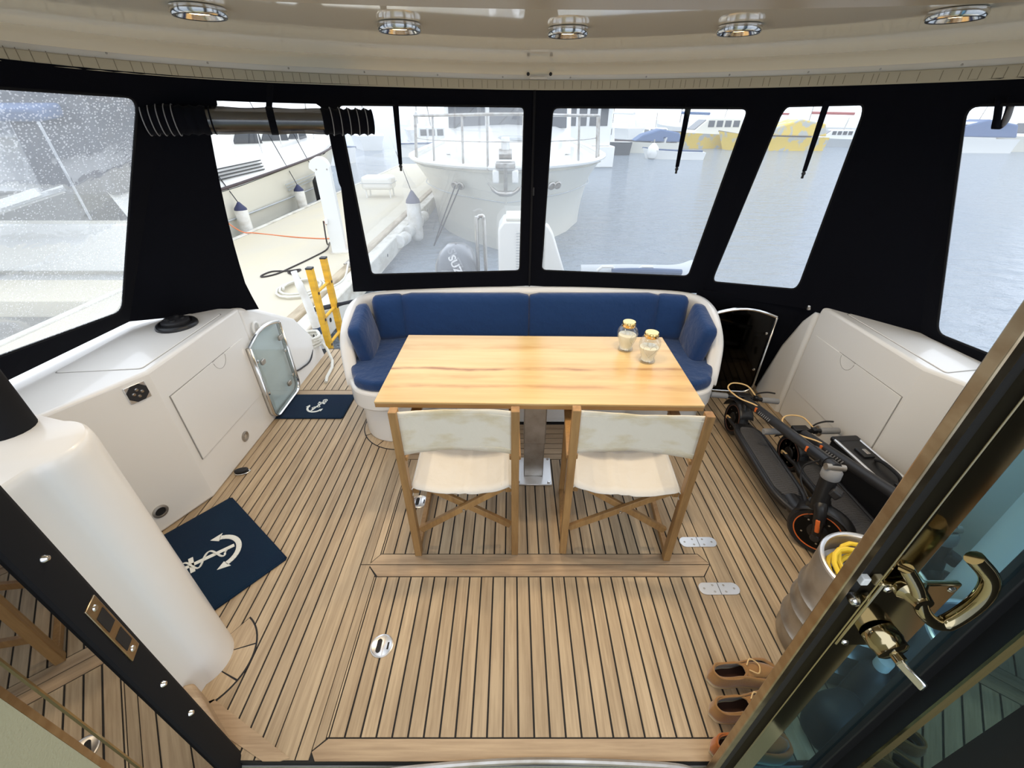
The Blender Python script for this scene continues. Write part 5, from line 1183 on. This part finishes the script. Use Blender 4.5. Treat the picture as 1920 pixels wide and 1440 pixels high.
def sboat(loc, rz, L, label, hm='boat_white', sail='boat_sail'):
    t = thing('sailing_boat', label, 'boat', loc, rz, group='boats moored across the harbour'); b = L * .14
    sec = [(0, b * .7, L * .10, b * .5, .2), (L * .45, b, L * .10, b * .85, L * .45), (L * .8, b * .55, L * .115, b * .35, L * .77), (L, .04, L * .13, .02, L * .92)]
    hull(MB(), sec, 4).build('hull', hm, t, smooth=50); deckmesh(sec).build('deck', 'boat_white', t)
    MB().prism([(L * .3, L * .09), (L * .32, L * .145), (L * .6, L * .14), (L * .68, L * .10)], -b * .5, b * .5, 'x').build('cabin', 'boat_white', t, bevel=.05)
    MB().tube([(0, L * .55, L * .1), (0, L * .55, L * 1.35)], .07, 8).build('mast', 'steel_dull', t)
    MB().tube([(0, L * .54, L * .24), (0, L * .08, L * .23)], .17, 10).build('furled_sail', sail, t)
    for (y, z) in ((0, .12), (1, .14)): MB().tube([(0, L * (y * .98 + .01), L * z), (0, L * .55, L * 1.33)], .015, 5).build('stay', 'steel_dull', t)
    return t
def P(px, Y):   # world x for a direction at distance Y on the water
    z_ = Y * math.cos(R(32.4)) + 2.63 * math.sin(R(32.4)); return (px - 960) / 795 * z_
for (kind, px, Y, rz, L, lab, kw) in (
    ('m', 650, 30, 70, 8, 'white cabin cruiser seen at the far left of the left bench window', {}),
    ('s', 700, 42, 20, 11, 'sailing boat with blue furled sail left of the trawler', {}),
    ('m', 752, 36, -80, 8, 'small white cruiser behind the trawler rail on the left', {}),
    ('s', 785, 56, 10, 12, 'sailing boat with bare mast behind the trawler pulpit', dict(sail='boat_white')),
    ('m', 1178, 38, 86, 8, 'dark hulled boat right of the trawler bow rail', dict(hm='boat_window')),
    ('s', 1190, 62, 15, 12, 'sailing boat standing right of the dark hulled boat', dict(sail='boat_white')),
    ('m', 1215, 46, 175, 7, 'white cruiser moored bow-on in the right bench window', {}),
    ('m', 1272, 40, 88, 6.5, 'cream boat with blue canopy in the right bench window', dict(hm='boat_cream', cab=False, blue='boat_sail')),
    ('m', 1318, 33.5, 80, 4.2, 'white dinghy lying in front of the yellow fendered boat', dict(cab=False)),
    ('m', 1405, 46, 90, 10, 'cream cabin boat with yellow hull in the right bench window', dict(hm='boat_yellow', cm='boat_cream')),
    ('m', 1530, 43, 90, 9, 'boat under yellow patterned cover in the corner window', dict(hm='boat_yellow', cab=False, blue='boat_yellow')),
    ('m', 1610, 47, 75, 6, 'grey workboat right of the yellow covered boat', dict(hm='boat_grey')),
    ('s', 1600, 66, 30, 12, 'sailing boat with red furled sail at the corner window edge', dict(sail='boat_red')),
    ('s', 1480, 84, 40, 12, 'sailing boat rising behind the yellow covered boat', dict(sail='boat_red')),
    ('s', 1330, 66, 20, 12, 'sailing boat far behind the cream cabin boat', dict()),
    ('s', 1080, 84, 20, 13, 'farthest sailing boat behind the white houseboat', dict(sail='boat_white')),
    ('m', 1875, 40, 80, 9, 'white cruiser at the left of the starboard window', dict(blue='boat_sail')),
    ('m', 1990, 42, 95, 9, 'cream cruiser at the right of the starboard window', dict(hm='boat_cream'))):
    loc = (P(px, Y), Y, WZ)
    (mboat if kind == 'm' else sboat)(loc, R(rz), L, lab, **kw)
hb_ = thing('houseboat', 'white houseboat with tall windows behind the trawler', 'boat', (P(1098, 28), 28, WZ))
MB().box(-1.6, 1.6, 0, 5, 0, 1.1).build('pontoon', 'boat_white', hb_, bevel=.05); hw2 = MB().box(-1.35, 1.35, .3, 4.6, 1.1, 3.7).build('house', 'boat_white', hb_, bevel=.04)
for k in range(4): MB().box(-1.15 + k * .6, -.72 + k * .6, .27, .31, 2.1, 3.3).build('window', 'boat_window', hw2, smooth=0)
MB().box(-1.6, 1.6, .1, 4.8, 3.7, 3.85).build('roof', 'boat_grey', hb_, bevel=.03)
bu = thing('mooring_buoy', 'small white mooring buoy floating beyond the trawler', 'buoy', (P(1222, 34), 34, WZ)); MB().lathe([(0, -.1), (.3, .05), (.42, .35), (.35, .7), (.12, .95), (0, 1.0)], 16).build('float', 'boat_white', bu); MB().tube([(0, 0, .95), (0, 0, 1.2)], .04, 8).build('eye', 'steel_dull', bu)
